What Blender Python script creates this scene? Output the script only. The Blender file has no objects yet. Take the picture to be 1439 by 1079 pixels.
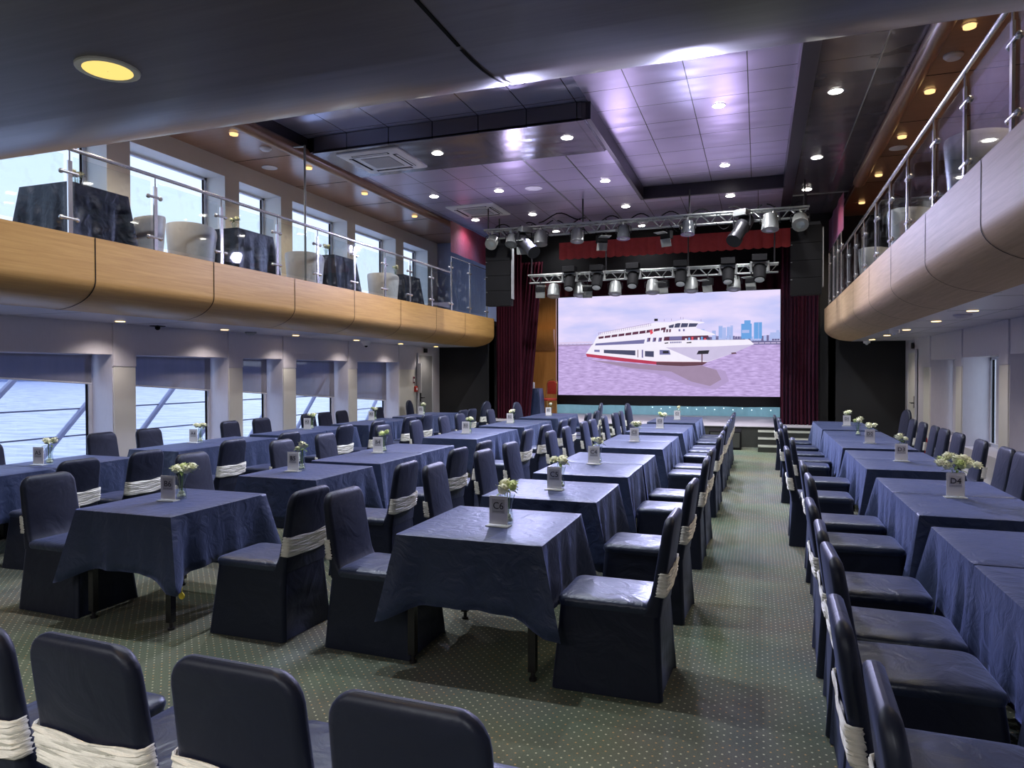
import bpy, math, random
from mathutils import Vector, Matrix
PI = math.pi
rnd = random.Random(7)
scene = bpy.context.scene
COL = scene.collection

# ------------------------------------------------------------------ materials
def nm(name):
    m = bpy.data.materials.new(name); m.use_nodes = True
    nt = m.node_tree
    for n in list(nt.nodes): nt.nodes.remove(n)
    out = nt.nodes.new('ShaderNodeOutputMaterial')
    return m, nt, out
def N(nt, t, **kw):
    n = nt.nodes.new(t)
    for k, v in kw.items():
        if k.startswith('i_'):
            n.inputs[k[2:].replace('_', ' ')].default_value = v
        else: setattr(n, k, v)
    return n
def L(nt, a, b): nt.links.new(a, b)
def c4(c): return (c[0], c[1], c[2], 1)
def s2l(r, g, b):
    f = lambda u: (u/255/12.92) if u/255 <= .04045 else ((u/255+.055)/1.055)**2.4
    return (f(r), f(g), f(b))

def plain(name, col, rough=.5, metal=0., noise=.12, nscale=6., bump=0., bscale=40., spec=.5, sheen=0., sheen_tint=(1,1,1), emit=None, estr=0., stretch=None, coat=0.):
    m, nt, out = nm(name)
    p = N(nt, 'ShaderNodeBsdfPrincipled')
    p.inputs['Roughness'].default_value = rough; p.inputs['Metallic'].default_value = metal
    p.inputs['Specular IOR Level'].default_value = spec
    p.inputs['Sheen Weight'].default_value = sheen; p.inputs['Sheen Tint'].default_value = c4(sheen_tint)
    p.inputs['Coat Weight'].default_value = coat
    tc = N(nt, 'ShaderNodeTexCoord'); mp = N(nt, 'ShaderNodeMapping')
    if stretch: mp.inputs['Scale'].default_value = stretch
    L(nt, tc.outputs['Object'], mp.inputs['Vector'])
    nz = N(nt, 'ShaderNodeTexNoise'); nz.inputs['Scale'].default_value = nscale; nz.inputs['Detail'].default_value = 4
    L(nt, mp.outputs['Vector'], nz.inputs['Vector'])
    mx = N(nt, 'ShaderNodeMix', data_type='RGBA')
    mx.inputs['A'].default_value = c4([v*(1-noise) for v in col]); mx.inputs['B'].default_value = c4([min(1, v*(1+noise)) for v in col])
    L(nt, nz.outputs['Fac'], mx.inputs['Factor']); L(nt, mx.outputs['Result'], p.inputs['Base Color'])
    if bump:
        nb = N(nt, 'ShaderNodeTexNoise'); nb.inputs['Scale'].default_value = bscale; nb.inputs['Detail'].default_value = 3
        L(nt, mp.outputs['Vector'], nb.inputs['Vector'])
        b = N(nt, 'ShaderNodeBump'); b.inputs['Strength'].default_value = bump; b.inputs['Distance'].default_value = .02
        L(nt, nb.outputs['Fac'], b.inputs['Height']); L(nt, b.outputs['Normal'], p.inputs['Normal'])
    if emit:
        p.inputs['Emission Color'].default_value = c4(emit); p.inputs['Emission Strength'].default_value = estr
    L(nt, p.outputs['BSDF'], out.inputs['Surface'])
    return m
def emis(name, col, strength, noise=0.0, nscale=5, stretch=None):
    m, nt, out = nm(name)
    e = N(nt, 'ShaderNodeEmission'); e.inputs['Strength'].default_value = strength
    if noise:
        tc = N(nt, 'ShaderNodeTexCoord'); mp = N(nt, 'ShaderNodeMapping')
        if stretch: mp.inputs['Scale'].default_value = stretch
        L(nt, tc.outputs['Object'], mp.inputs['Vector'])
        nz = N(nt, 'ShaderNodeTexNoise'); nz.inputs['Scale'].default_value = nscale
        L(nt, mp.outputs['Vector'], nz.inputs['Vector'])
        mx = N(nt, 'ShaderNodeMix', data_type='RGBA')
        mx.inputs['A'].default_value = c4([v*(1-noise) for v in col]); mx.inputs['B'].default_value = c4([v*(1+noise) for v in col])
        L(nt, nz.outputs['Fac'], mx.inputs['Factor']); L(nt, mx.outputs['Result'], e.inputs['Color'])
    else: e.inputs['Color'].default_value = c4(col)
    L(nt, e.outputs[0], out.inputs['Surface'])
    return m
def glassy(name, tint=(1,1,1), rough=0.02, refl=1.0, dirt=0.0):
    m, nt, out = nm(name)
    tr = N(nt, 'ShaderNodeBsdfTransparent'); tr.inputs['Color'].default_value = c4(tint)
    gl = N(nt, 'ShaderNodeBsdfGlossy'); gl.inputs['Roughness'].default_value = rough
    fr = N(nt, 'ShaderNodeLayerWeight'); pw = N(nt, 'ShaderNodeMath', operation='POWER'); pw.inputs[1].default_value = 4.5
    L(nt, fr.outputs['Facing'], pw.inputs[0])
    mu = N(nt, 'ShaderNodeMath', operation='MULTIPLY_ADD'); mu.inputs[1].default_value = .6*refl; mu.inputs[2].default_value = .035*refl
    L(nt, pw.outputs[0], mu.inputs[0])
    mx = N(nt, 'ShaderNodeMixShader'); L(nt, mu.outputs[0], mx.inputs[0]); L(nt, tr.outputs[0], mx.inputs[1]); L(nt, gl.outputs[0], mx.inputs[2])
    last = mx
    if dirt:
        tc = N(nt, 'ShaderNodeTexCoord'); nz = N(nt, 'ShaderNodeTexNoise'); nz.inputs['Scale'].default_value = 7; nz.inputs['Detail'].default_value = 6
        L(nt, tc.outputs['Object'], nz.inputs['Vector'])
        rp = N(nt, 'ShaderNodeMapRange'); rp.inputs['From Min'].default_value = .55; rp.inputs['From Max'].default_value = .8; rp.inputs['To Max'].default_value = dirt
        L(nt, nz.outputs['Fac'], rp.inputs['Value'])
        df = N(nt, 'ShaderNodeBsdfDiffuse'); df.inputs['Color'].default_value = (.8,.8,.85,1)
        m2 = N(nt, 'ShaderNodeMixShader'); L(nt, rp.outputs[0], m2.inputs[0]); L(nt, mx.outputs[0], m2.inputs[1]); L(nt, df.outputs[0], m2.inputs[2]); last = m2
    L(nt, last.outputs[0], out.inputs['Surface'])
    return m

def carpet_mat():
    m, nt, out = nm('carpet_green_dotted')
    p = N(nt, 'ShaderNodeBsdfPrincipled'); p.inputs['Roughness'].default_value = .95; p.inputs['Specular IOR Level'].default_value = .1
    tc = N(nt, 'ShaderNodeTexCoord'); mp = N(nt, 'ShaderNodeMapping'); mp.inputs['Rotation'].default_value = (0,0,PI/4); mp.inputs['Scale'].default_value = (25,25,25)
    L(nt, tc.outputs['Object'], mp.inputs['Vector'])
    vo = N(nt, 'ShaderNodeTexVoronoi', voronoi_dimensions='2D'); vo.inputs['Scale'].default_value = 1; vo.inputs['Randomness'].default_value = 0
    L(nt, mp.outputs['Vector'], vo.inputs['Vector'])
    dot = N(nt, 'ShaderNodeMapRange'); dot.inputs['From Min'].default_value = .07; dot.inputs['From Max'].default_value = .15; dot.inputs['To Min'].default_value = 1; dot.inputs['To Max'].default_value = 0
    L(nt, vo.outputs['Distance'], dot.inputs['Value'])
    nz = N(nt, 'ShaderNodeTexNoise'); nz.inputs['Scale'].default_value = 160; nz.inputs['Detail'].default_value = 3
    L(nt, tc.outputs['Object'], nz.inputs['Vector'])
    n2 = N(nt, 'ShaderNodeTexNoise'); n2.inputs['Scale'].default_value = 1.3; L(nt, tc.outputs['Object'], n2.inputs['Vector'])
    a = N(nt, 'ShaderNodeMix', data_type='RGBA'); a.inputs['A'].default_value = (.092,.110,.088,1); a.inputs['B'].default_value = (.225,.255,.212,1)
    L(nt, nz.outputs['Fac'], a.inputs['Factor'])
    a2 = N(nt, 'ShaderNodeMix', data_type='RGBA', blend_type='MULTIPLY'); a2.inputs['Factor'].default_value = .45
    L(nt, a.outputs['Result'], a2.inputs['A']); L(nt, n2.outputs['Color'], a2.inputs['B'])
    wn = N(nt, 'ShaderNodeSeparateColor'); L(nt, vo.outputs['Color'], wn.inputs[0])
    st = N(nt, 'ShaderNodeMath', operation='GREATER_THAN'); st.inputs[1].default_value = .62; L(nt, wn.outputs[0], st.inputs[0])
    dc = N(nt, 'ShaderNodeMix', data_type='RGBA'); dc.inputs['A'].default_value = (.58,.58,.43,1); dc.inputs['B'].default_value = (.50,.33,.16,1)
    L(nt, st.outputs[0], dc.inputs['Factor'])
    f = N(nt, 'ShaderNodeMix', data_type='RGBA'); L(nt, dot.outputs[0], f.inputs['Factor']); L(nt, a2.outputs['Result'], f.inputs['A']); L(nt, dc.outputs['Result'], f.inputs['B'])
    L(nt, f.outputs['Result'], p.inputs['Base Color'])
    b = N(nt, 'ShaderNodeBump'); b.inputs['Strength'].default_value = .5; b.inputs['Distance'].default_value = .008
    L(nt, nz.outputs['Fac'], b.inputs['Height']); L(nt, b.outputs['Normal'], p.inputs['Normal'])
    L(nt, p.outputs[0], out.inputs['Surface']); return m

def fabric(name, col, rough, bump, bscale, sheen, aniso=None, spec=.5, wrinkle=(1,1,1)):
    m, nt, out = nm(name)
    p = N(nt, 'ShaderNodeBsdfPrincipled'); p.inputs['Roughness'].default_value = rough; p.inputs['Specular IOR Level'].default_value = spec
    p.inputs['Specular Tint'].default_value = (.75,.85,1,1)
    p.inputs['Sheen Weight'].default_value = sheen; p.inputs['Sheen Tint'].default_value = (.4,.5,1,1); p.inputs['Sheen Roughness'].default_value = .4
    tc = N(nt, 'ShaderNodeTexCoord'); mp = N(nt, 'ShaderNodeMapping'); mp.inputs['Scale'].default_value = wrinkle
    oi = N(nt, 'ShaderNodeObjectInfo'); ad = N(nt, 'ShaderNodeVectorMath', operation='ADD')
    sc = N(nt, 'ShaderNodeMath', operation='MULTIPLY'); sc.inputs[1].default_value = 37.0; L(nt, oi.outputs['Random'], sc.inputs[0])
    L(nt, tc.outputs['Object'], ad.inputs[0]); L(nt, sc.outputs[0], ad.inputs[1]); L(nt, ad.outputs[0], mp.inputs['Vector'])
    nz = N(nt, 'ShaderNodeTexNoise'); nz.inputs['Scale'].default_value = bscale; nz.inputs['Detail'].default_value = 4; nz.inputs['Distortion'].default_value = 1.2
    L(nt, mp.outputs['Vector'], nz.inputs['Vector'])
    n2 = N(nt, 'ShaderNodeTexNoise', noise_type='RIDGED_MULTIFRACTAL'); n2.inputs['Scale'].default_value = bscale*.6; n2.inputs['Detail'].default_value = 2; n2.inputs['Distortion'].default_value = .8
    L(nt, mp.outputs['Vector'], n2.inputs['Vector'])
    ms = N(nt, 'ShaderNodeMath', operation='MULTIPLY_ADD'); ms.inputs[1].default_value = .18; L(nt, n2.outputs['Fac'], ms.inputs[0]); L(nt, nz.outputs['Fac'], ms.inputs[2])
    mx = N(nt, 'ShaderNodeMix', data_type='RGBA'); mx.inputs['A'].default_value = c4([v*.75 for v in col]); mx.inputs['B'].default_value = c4([v*1.25 for v in col])
    L(nt, nz.outputs['Fac'], mx.inputs['Factor']); L(nt, mx.outputs['Result'], p.inputs['Base Color'])
    b = N(nt, 'ShaderNodeBump'); b.inputs['Strength'].default_value = bump; b.inputs['Distance'].default_value = .03
    L(nt, ms.outputs[0], b.inputs['Height']); L(nt, b.outputs['Normal'], p.inputs['Normal'])
    L(nt, p.outputs[0], out.inputs['Surface']); return m

def wood(name, c1, c2, rough=.4, stretch=(9, .35, 9), coat=.15, spec=.5):
    m, nt, out = nm(name)
    p = N(nt, 'ShaderNodeBsdfPrincipled'); p.inputs['Roughness'].default_value = rough; p.inputs['Coat Weight'].default_value = coat; p.inputs['Coat Roughness'].default_value = .25; p.inputs['Specular IOR Level'].default_value = spec
    tc = N(nt, 'ShaderNodeTexCoord'); mp = N(nt, 'ShaderNodeMapping'); mp.inputs['Scale'].default_value = stretch
    L(nt, tc.outputs['Object'], mp.inputs['Vector'])
    nz = N(nt, 'ShaderNodeTexNoise'); nz.inputs['Scale'].default_value = 4; nz.inputs['Detail'].default_value = 6; nz.inputs['Roughness'].default_value = .7; nz.inputs['Distortion'].default_value = .4
    L(nt, mp.outputs['Vector'], nz.inputs['Vector'])
    mr = N(nt, 'ShaderNodeMapRange'); mr.inputs['From Min'].default_value = .3; mr.inputs['From Max'].default_value = .7; L(nt, nz.outputs['Fac'], mr.inputs['Value'])
    mx = N(nt, 'ShaderNodeMix', data_type='RGBA'); mx.inputs['A'].default_value = c4(c1); mx.inputs['B'].default_value = c4(c2)
    L(nt, mr.outputs[0], mx.inputs['Factor']); L(nt, mx.outputs['Result'], p.inputs['Base Color'])
    L(nt, p.outputs[0], out.inputs['Surface']); return m

def ceiling_mat(name, ox, oy, tile=.742, base=(.50,.50,.70), rough=.22):
    m, nt, out = nm(name)
    p = N(nt, 'ShaderNodeBsdfPrincipled'); p.inputs['Metallic'].default_value = .5; p.inputs['Roughness'].default_value = rough
    tc = N(nt, 'ShaderNodeTexCoord'); sp = N(nt, 'ShaderNodeSeparateXYZ'); L(nt, tc.outputs['Object'], sp.inputs[0])
    lines = []
    for ax, off in (('X', ox), ('Y', oy)):
        a = N(nt, 'ShaderNodeMath', operation='SUBTRACT'); a.inputs[1].default_value = off; L(nt, sp.outputs[ax], a.inputs[0])
        d = N(nt, 'ShaderNodeMath', operation='DIVIDE'); d.inputs[1].default_value = tile; L(nt, a.outputs[0], d.inputs[0])
        pp = N(nt, 'ShaderNodeMath', operation='PINGPONG'); pp.inputs[1].default_value = .5; L(nt, d.outputs[0], pp.inputs[0])
        lt = N(nt, 'ShaderNodeMath', operation='LESS_THAN'); lt.inputs[1].default_value = .009; L(nt, pp.outputs[0], lt.inputs[0])
        lines.append((lt, pp))
    mxm = N(nt, 'ShaderNodeMath', operation='MAXIMUM'); L(nt, lines[0][0].outputs[0], mxm.inputs[0]); L(nt, lines[1][0].outputs[0], mxm.inputs[1])
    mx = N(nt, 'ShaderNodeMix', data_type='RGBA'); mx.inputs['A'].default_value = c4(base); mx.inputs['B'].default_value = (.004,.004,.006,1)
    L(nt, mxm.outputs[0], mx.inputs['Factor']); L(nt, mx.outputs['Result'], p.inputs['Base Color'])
    nz = N(nt, 'ShaderNodeTexNoise'); nz.inputs['Scale'].default_value = 1.1; nz.inputs['Detail'].default_value = 1
    mp = N(nt, 'ShaderNodeMapping'); mp.inputs['Scale'].default_value = (.8, 2.2, 1); L(nt, tc.outputs['Object'], mp.inputs['Vector']); L(nt, mp.outputs['Vector'], nz.inputs['Vector'])
    # gently pillowed tiles
    q = N(nt, 'ShaderNodeMath', operation='MULTIPLY'); L(nt, lines[0][1].outputs[0], q.inputs[0]); L(nt, lines[1][1].outputs[0], q.inputs[1])
    sm = N(nt, 'ShaderNodeMath', operation='MULTIPLY_ADD'); sm.inputs[1].default_value = .25; L(nt, q.outputs[0], sm.inputs[0]); L(nt, nz.outputs['Fac'], sm.inputs[2])
    b = N(nt, 'ShaderNodeBump'); b.inputs['Strength'].default_value = .35; b.inputs['Distance'].default_value = .06
    L(nt, sm.outputs[0], b.inputs['Height']); L(nt, b.outputs['Normal'], p.inputs['Normal'])
    L(nt, p.outputs[0], out.inputs['Surface']); return m

def screen_mat(name, kind, strength):
    """sky or rippled water shown on the LED wall (object coordinates in metres: x across, z up)"""
    m, nt, out = nm(name)
    e = N(nt, 'ShaderNodeEmission'); e.inputs['Strength'].default_value = strength
    tc = N(nt, 'ShaderNodeTexCoord'); mp = N(nt, 'ShaderNodeMapping'); L(nt, tc.outputs['Object'], mp.inputs['Vector'])
    nz = N(nt, 'ShaderNodeTexNoise'); L(nt, mp.outputs['Vector'], nz.inputs['Vector'])
    rp = N(nt, 'ShaderNodeValToRGB'); L(nt, nz.outputs['Fac'], rp.inputs[0])
    cr = rp.color_ramp
    if kind == 'sky':
        mp.inputs['Scale'].default_value = (.45, 1, 1.6); nz.inputs['Scale'].default_value = 1.4; nz.inputs['Detail'].default_value = 4
        cr.elements[0].position = .35; cr.elements[0].color = c4(s2l(196,198,245)); cr.elements[1].position = .65; cr.elements[1].color = c4(s2l(232,218,250))
    else:
        mp.inputs['Scale'].default_value = (2.2, 1, 11); nz.inputs['Scale'].default_value = 2.2; nz.inputs['Detail'].default_value = 5
        cr.elements[0].position = .3; cr.elements[0].color = c4(s2l(168,145,196)); cr.elements[1].position = .7; cr.elements[1].color = c4(s2l(214,190,245))
    L(nt, rp.outputs[0], e.inputs['Color']); L(nt, e.outputs[0], out.inputs['Surface']); return m

def sheer_mat():
    m, nt, out = nm('sheer_grey_blind')
    tr = N(nt, 'ShaderNodeBsdfTransparent'); tr.inputs['Color'].default_value = (.58,.59,.66,1)
    df = N(nt, 'ShaderNodeBsdfPrincipled'); df.inputs['Roughness'].default_value = .8
    tc = N(nt, 'ShaderNodeTexCoord'); nz = N(nt, 'ShaderNodeTexNoise'); nz.inputs['Scale'].default_value = 3
    mp = N(nt, 'ShaderNodeMapping'); mp.inputs['Scale'].default_value = (1,3,.3); L(nt, tc.outputs['Object'], mp.inputs['Vector']); L(nt, mp.outputs[0], nz.inputs['Vector'])
    mx = N(nt, 'ShaderNodeMix', data_type='RGBA'); mx.inputs['A'].default_value = (.36,.36,.42,1); mx.inputs['B'].default_value = (.48,.47,.54,1)
    L(nt, nz.outputs['Fac'], mx.inputs['Factor']); L(nt, mx.outputs['Result'], df.inputs['Base Color'])
    ms = N(nt, 'ShaderNodeMixShader'); ms.inputs[0].default_value = .55
    L(nt, tr.outputs[0], ms.inputs[1]); L(nt, df.outputs[0], ms.inputs[2]); L(nt, ms.outputs[0], out.inputs['Surface']); return m

def water_mat():
    m, nt, out = nm('river_water')
    p = N(nt, 'ShaderNodeBsdfPrincipled'); p.inputs['Roughness'].default_value = .25; p.inputs['Base Color'].default_value = (.42,.42,.62,1)
    tc = N(nt, 'ShaderNodeTexCoord'); mp = N(nt, 'ShaderNodeMapping'); mp.inputs['Scale'].default_value = (.35,.9,1)
    nz = N(nt, 'ShaderNodeTexNoise'); nz.inputs['Scale'].default_value = .9; nz.inputs['Detail'].default_value = 5
    L(nt, tc.outputs['Object'], mp.inputs['Vector']); L(nt, mp.outputs[0], nz.inputs['Vector'])
    mx = N(nt, 'ShaderNodeMix', data_type='RGBA'); mx.inputs['A'].default_value = (.52,.54,.80,1); mx.inputs['B'].default_value = (.88,.86,.98,1)
    mr = N(nt, 'ShaderNodeMapRange'); mr.inputs['From Min'].default_value = .35; mr.inputs['From Max'].default_value = .6; L(nt, nz.outputs['Fac'], mr.inputs['Value'])
    L(nt, mr.outputs[0], mx.inputs['Factor']); L(nt, mx.outputs['Result'], p.inputs['Base Color'])
    b = N(nt, 'ShaderNodeBump'); b.inputs['Strength'].default_value = .8; b.inputs['Distance'].default_value = .3; L(nt, nz.outputs['Fac'], b.inputs['Height']); L(nt, b.outputs['Normal'], p.inputs['Normal'])
    L(nt, p.outputs[0], out.inputs['Surface']); return m

M = dict(
 carpet=carpet_mat(),
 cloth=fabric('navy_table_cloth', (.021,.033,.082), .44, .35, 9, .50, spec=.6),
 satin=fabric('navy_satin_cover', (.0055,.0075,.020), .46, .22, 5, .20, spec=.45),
 satin_seat_lit=fabric('navy_satin_seat_lit', (.013,.020,.046), .38, .40, 6, .35, spec=.75),  # cover satin made lighter, putting highlights into the seat colour
 dark_cloth=fabric('near_black_cloth', (.010,.011,.020), .45, .4, 9, .1),
 sash=plain('ivory_sash', (.80,.81,.76), .55, noise=.08, nscale=30, bump=.3, bscale=60, stretch=(1,1,6)),
 wood=wood('oak_veneer', (.47,.255,.075), (.63,.375,.125)),
 wood_lit=wood('lilac_lit_oak_veneer', (.50,.34,.20), (.64,.45,.28), .58, coat=0., spec=.25),  # same oak as the left front, lilac light put into the colour
 wood_shaded=wood('shaded_veneer', (.085,.068,.075), (.135,.110,.122), .34, (.35,9,9), 1.0),  # unlit overhang and back wall: shade put into the wood colour
 wood_ceil=wood('brown_ceiling_veneer', (.27,.14,.085), (.36,.20,.125), .28, (.5,9,9), .4),
 wood_red=wood('honey_wood_panel', (.46,.20,.05), (.62,.30,.09), .35, (9,9,.4)),
 soffit=plain('pale_grey_soffit', (.62,.60,.68), .28, noise=.04),
 wallgrey=plain('pale_grey_wall_panel', (.70,.68,.75), .5, noise=.05, nscale=30, stretch=(1,1,.3)),
 wallcream=plain('cream_wall_panel', (.82,.81,.75), .45, noise=.04),
 white=plain('white_paint', (.80,.80,.82), .4, noise=.03),
 white_frame=plain('white_window_frame', (.72,.73,.80), .35, noise=.03),
 black=plain('matt_black', (.006,.006,.007), .75, noise=.2, spec=.15),
 black_wall=plain('black_drape_wall', (.014,.015,.018), .75, noise=.35, nscale=2.5, stretch=(1,1,.3)),
 black_gloss=plain('black_gloss', (.012,.012,.014), .25, noise=.2),
 dark_metal=plain('dark_metal', (.03,.03,.035), .4, .6, noise=.15),
 chrome=plain('chrome_steel', (.80,.81,.86), .20, .85, noise=.05),
 alu=plain('brushed_aluminium', (.40,.42,.40), .35, .8, noise=.1),
 silver_paint=plain('silver_paint', (.20,.21,.205), .4, .3, noise=.1),
 ceilN=ceiling_mat('blue_sheen_ceiling_near', -5.38, 8.73),  # bluish base puts the windows' reflection into the black panels
 ceilR=ceiling_mat('lilac_sheen_ceiling_recess', -.88, 9.33, base=(.62,.55,.74), rough=.36),  # lilac base puts the screen's reflection into the black panels
 ceilL=ceiling_mat('lilac_sheen_ceiling_left', -2.98, 11.12, base=(.50,.45,.60), rough=.34),  # screen reflection put into the base colour here too
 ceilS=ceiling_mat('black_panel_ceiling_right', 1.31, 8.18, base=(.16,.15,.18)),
 ceil_trim=plain('ceiling_trim_dark', (.05,.045,.06), .35, .4, noise=.1),
 maroon=fabric('maroon_velvet', (.055,.007,.014), .85, .3, 6, .08, spec=.1),
 maroon_dark=fabric('dark_maroon_border', (.040,.006,.013), .85, .2, 6, .05, spec=.1),
 crimson=fabric('crimson_valance', (.42,.05,.05), .65, .3, 6, .3, spec=.3),
 crimson2=fabric('crimson_curtain', (.16,.010,.022), .7, .2, 6, .3, spec=.3),
 glass=glassy('railing_glass', (.93,.96,.97), .03, 1.1, .10),
 clear=glassy('clear_acrylic', (1,1,1), .03, .6),
 pane=glassy('window_pane', (.95,.97,1), .02, .9),
 vase=glassy('vase_glass', (.93,.96,.95), .03, 1.6),
 grey_white=plain('off_white_lamp_body', (.28,.29,.27), .4, noise=.1),
 amber=emis('amber_lens', (1,.70,.20), 1.08),
 sheer=sheer_mat(),
 water=water_mat(),
 hill=plain('hazy_blue_hill', (.22,.26,.45), .9, noise=.2, nscale=.03),
 rail_out=plain('exterior_steel_lilac', (.50,.50,.68), .5, noise=.05),
 wire_out=plain('exterior_wire_grey', (.18,.18,.27), .5, noise=.05),
 petal=plain('cream_white_petal', (.84,.86,.62), .55, noise=.12, nscale=30),
 petal2=plain('lime_white_petal', (.66,.76,.34), .55, noise=.15, nscale=30),
 leaf=plain('green_leaf', (.16,.26,.06), .5, noise=.3, nscale=25),
 pebble=plain('white_green_balls', (.80,.84,.70), .4, noise=.12, nscale=40),
 card=plain('white_card', (.90,.90,.92), .5, noise=.02),
 card_grey=plain('grey_card_field', (.62,.62,.64), .5, noise=.02),
 ink=plain('dark_ink', (.02,.02,.03), .5, noise=.05),
 ink_faint=plain('grey_caption_ink', (.30,.30,.32), .5, noise=.05),
 acrylic=plain('clear_grey_acrylic', (.62,.66,.64), .15, noise=.04),
 pale_blue=plain('pale_blue_panel', (.42,.50,.78), .4, noise=.08, nscale=3, stretch=(4,1,.2)),
 tub=plain('white_leather', (.72,.72,.74), .4, noise=.04),
 grille=plain('grey_grille', (.30,.31,.32), .5, noise=.1),
 gold=plain('gold_frame', (.75,.48,.16), .3, .8, noise=.1),
 red_fab=plain('red_upholstery', (.50,.05,.03), .7, noise=.15, nscale=30),
 red_box=plain('red_alarm_plastic', (.55,.03,.02), .4, noise=.05),
 yellow=plain('yellow_tag', (.80,.65,.05), .5, noise=.1),
 stage_top=plain('pale_stage_floor', (.55,.53,.58), .35, noise=.05, nscale=3),
 stage_front=plain('dark_olive_stage_front', (.035,.038,.034), .6, noise=.2),
 nosing=plain('white_step_nosing', (.62,.65,.58), .5, noise=.05),
 turquoise=plain('glowing_turquoise_cloth', (.18,.36,.44), .5, noise=.25, nscale=5, bump=.5, bscale=8, emit=(.25,.5,.65), estr=.35),  # added emission: the cloth itself glows to read brighter
 spark=emis('tiny_white_led', (.8,.95,1), 3),
 lamp_white=emis('downlight_white', (1,.96,.86), 30),
 lamp_warm=emis('downlight_warm', (1,.60,.24), 1.6),
 lamp_soffit=emis('downlight_soffit', (1,.66,.26), 7),
 lens=plain('stage_lens', (.45,.50,.48), .12, .3, noise=.15, nscale=20),
 lens_dark=plain('dark_glass_lens', (.05,.055,.06), .08, .2, noise=.1),
 sky=screen_mat('picture_sky', 'sky', .94),
 pwater=screen_mat('picture_water', 'water', .9),
)
PS = .9
def pic(name, r, g, b): 
    M[name] = emis('picture_'+name, s2l(r,g,b), PS, .05, 6)
for n_, c_ in dict(ship_white=(246,240,255), ship_shade=(206,196,228), ship_red=(186,66,92), ship_dark=(104,72,84), win_grey=(120,116,165), win_dark=(78,80,108), win_brown=(98,58,80), bld=(110,165,228), bld_pale=(176,190,240), shore=(112,108,150), shore_pale=(214,196,232), refl=(162,140,168), refl2=(180,158,204), flag=(226,84,100), ink_pic=(52,50,60), bridge_pale=(222,205,238), rail_pic=(170,150,190)).items():
    pic(n_, *c_)

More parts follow.
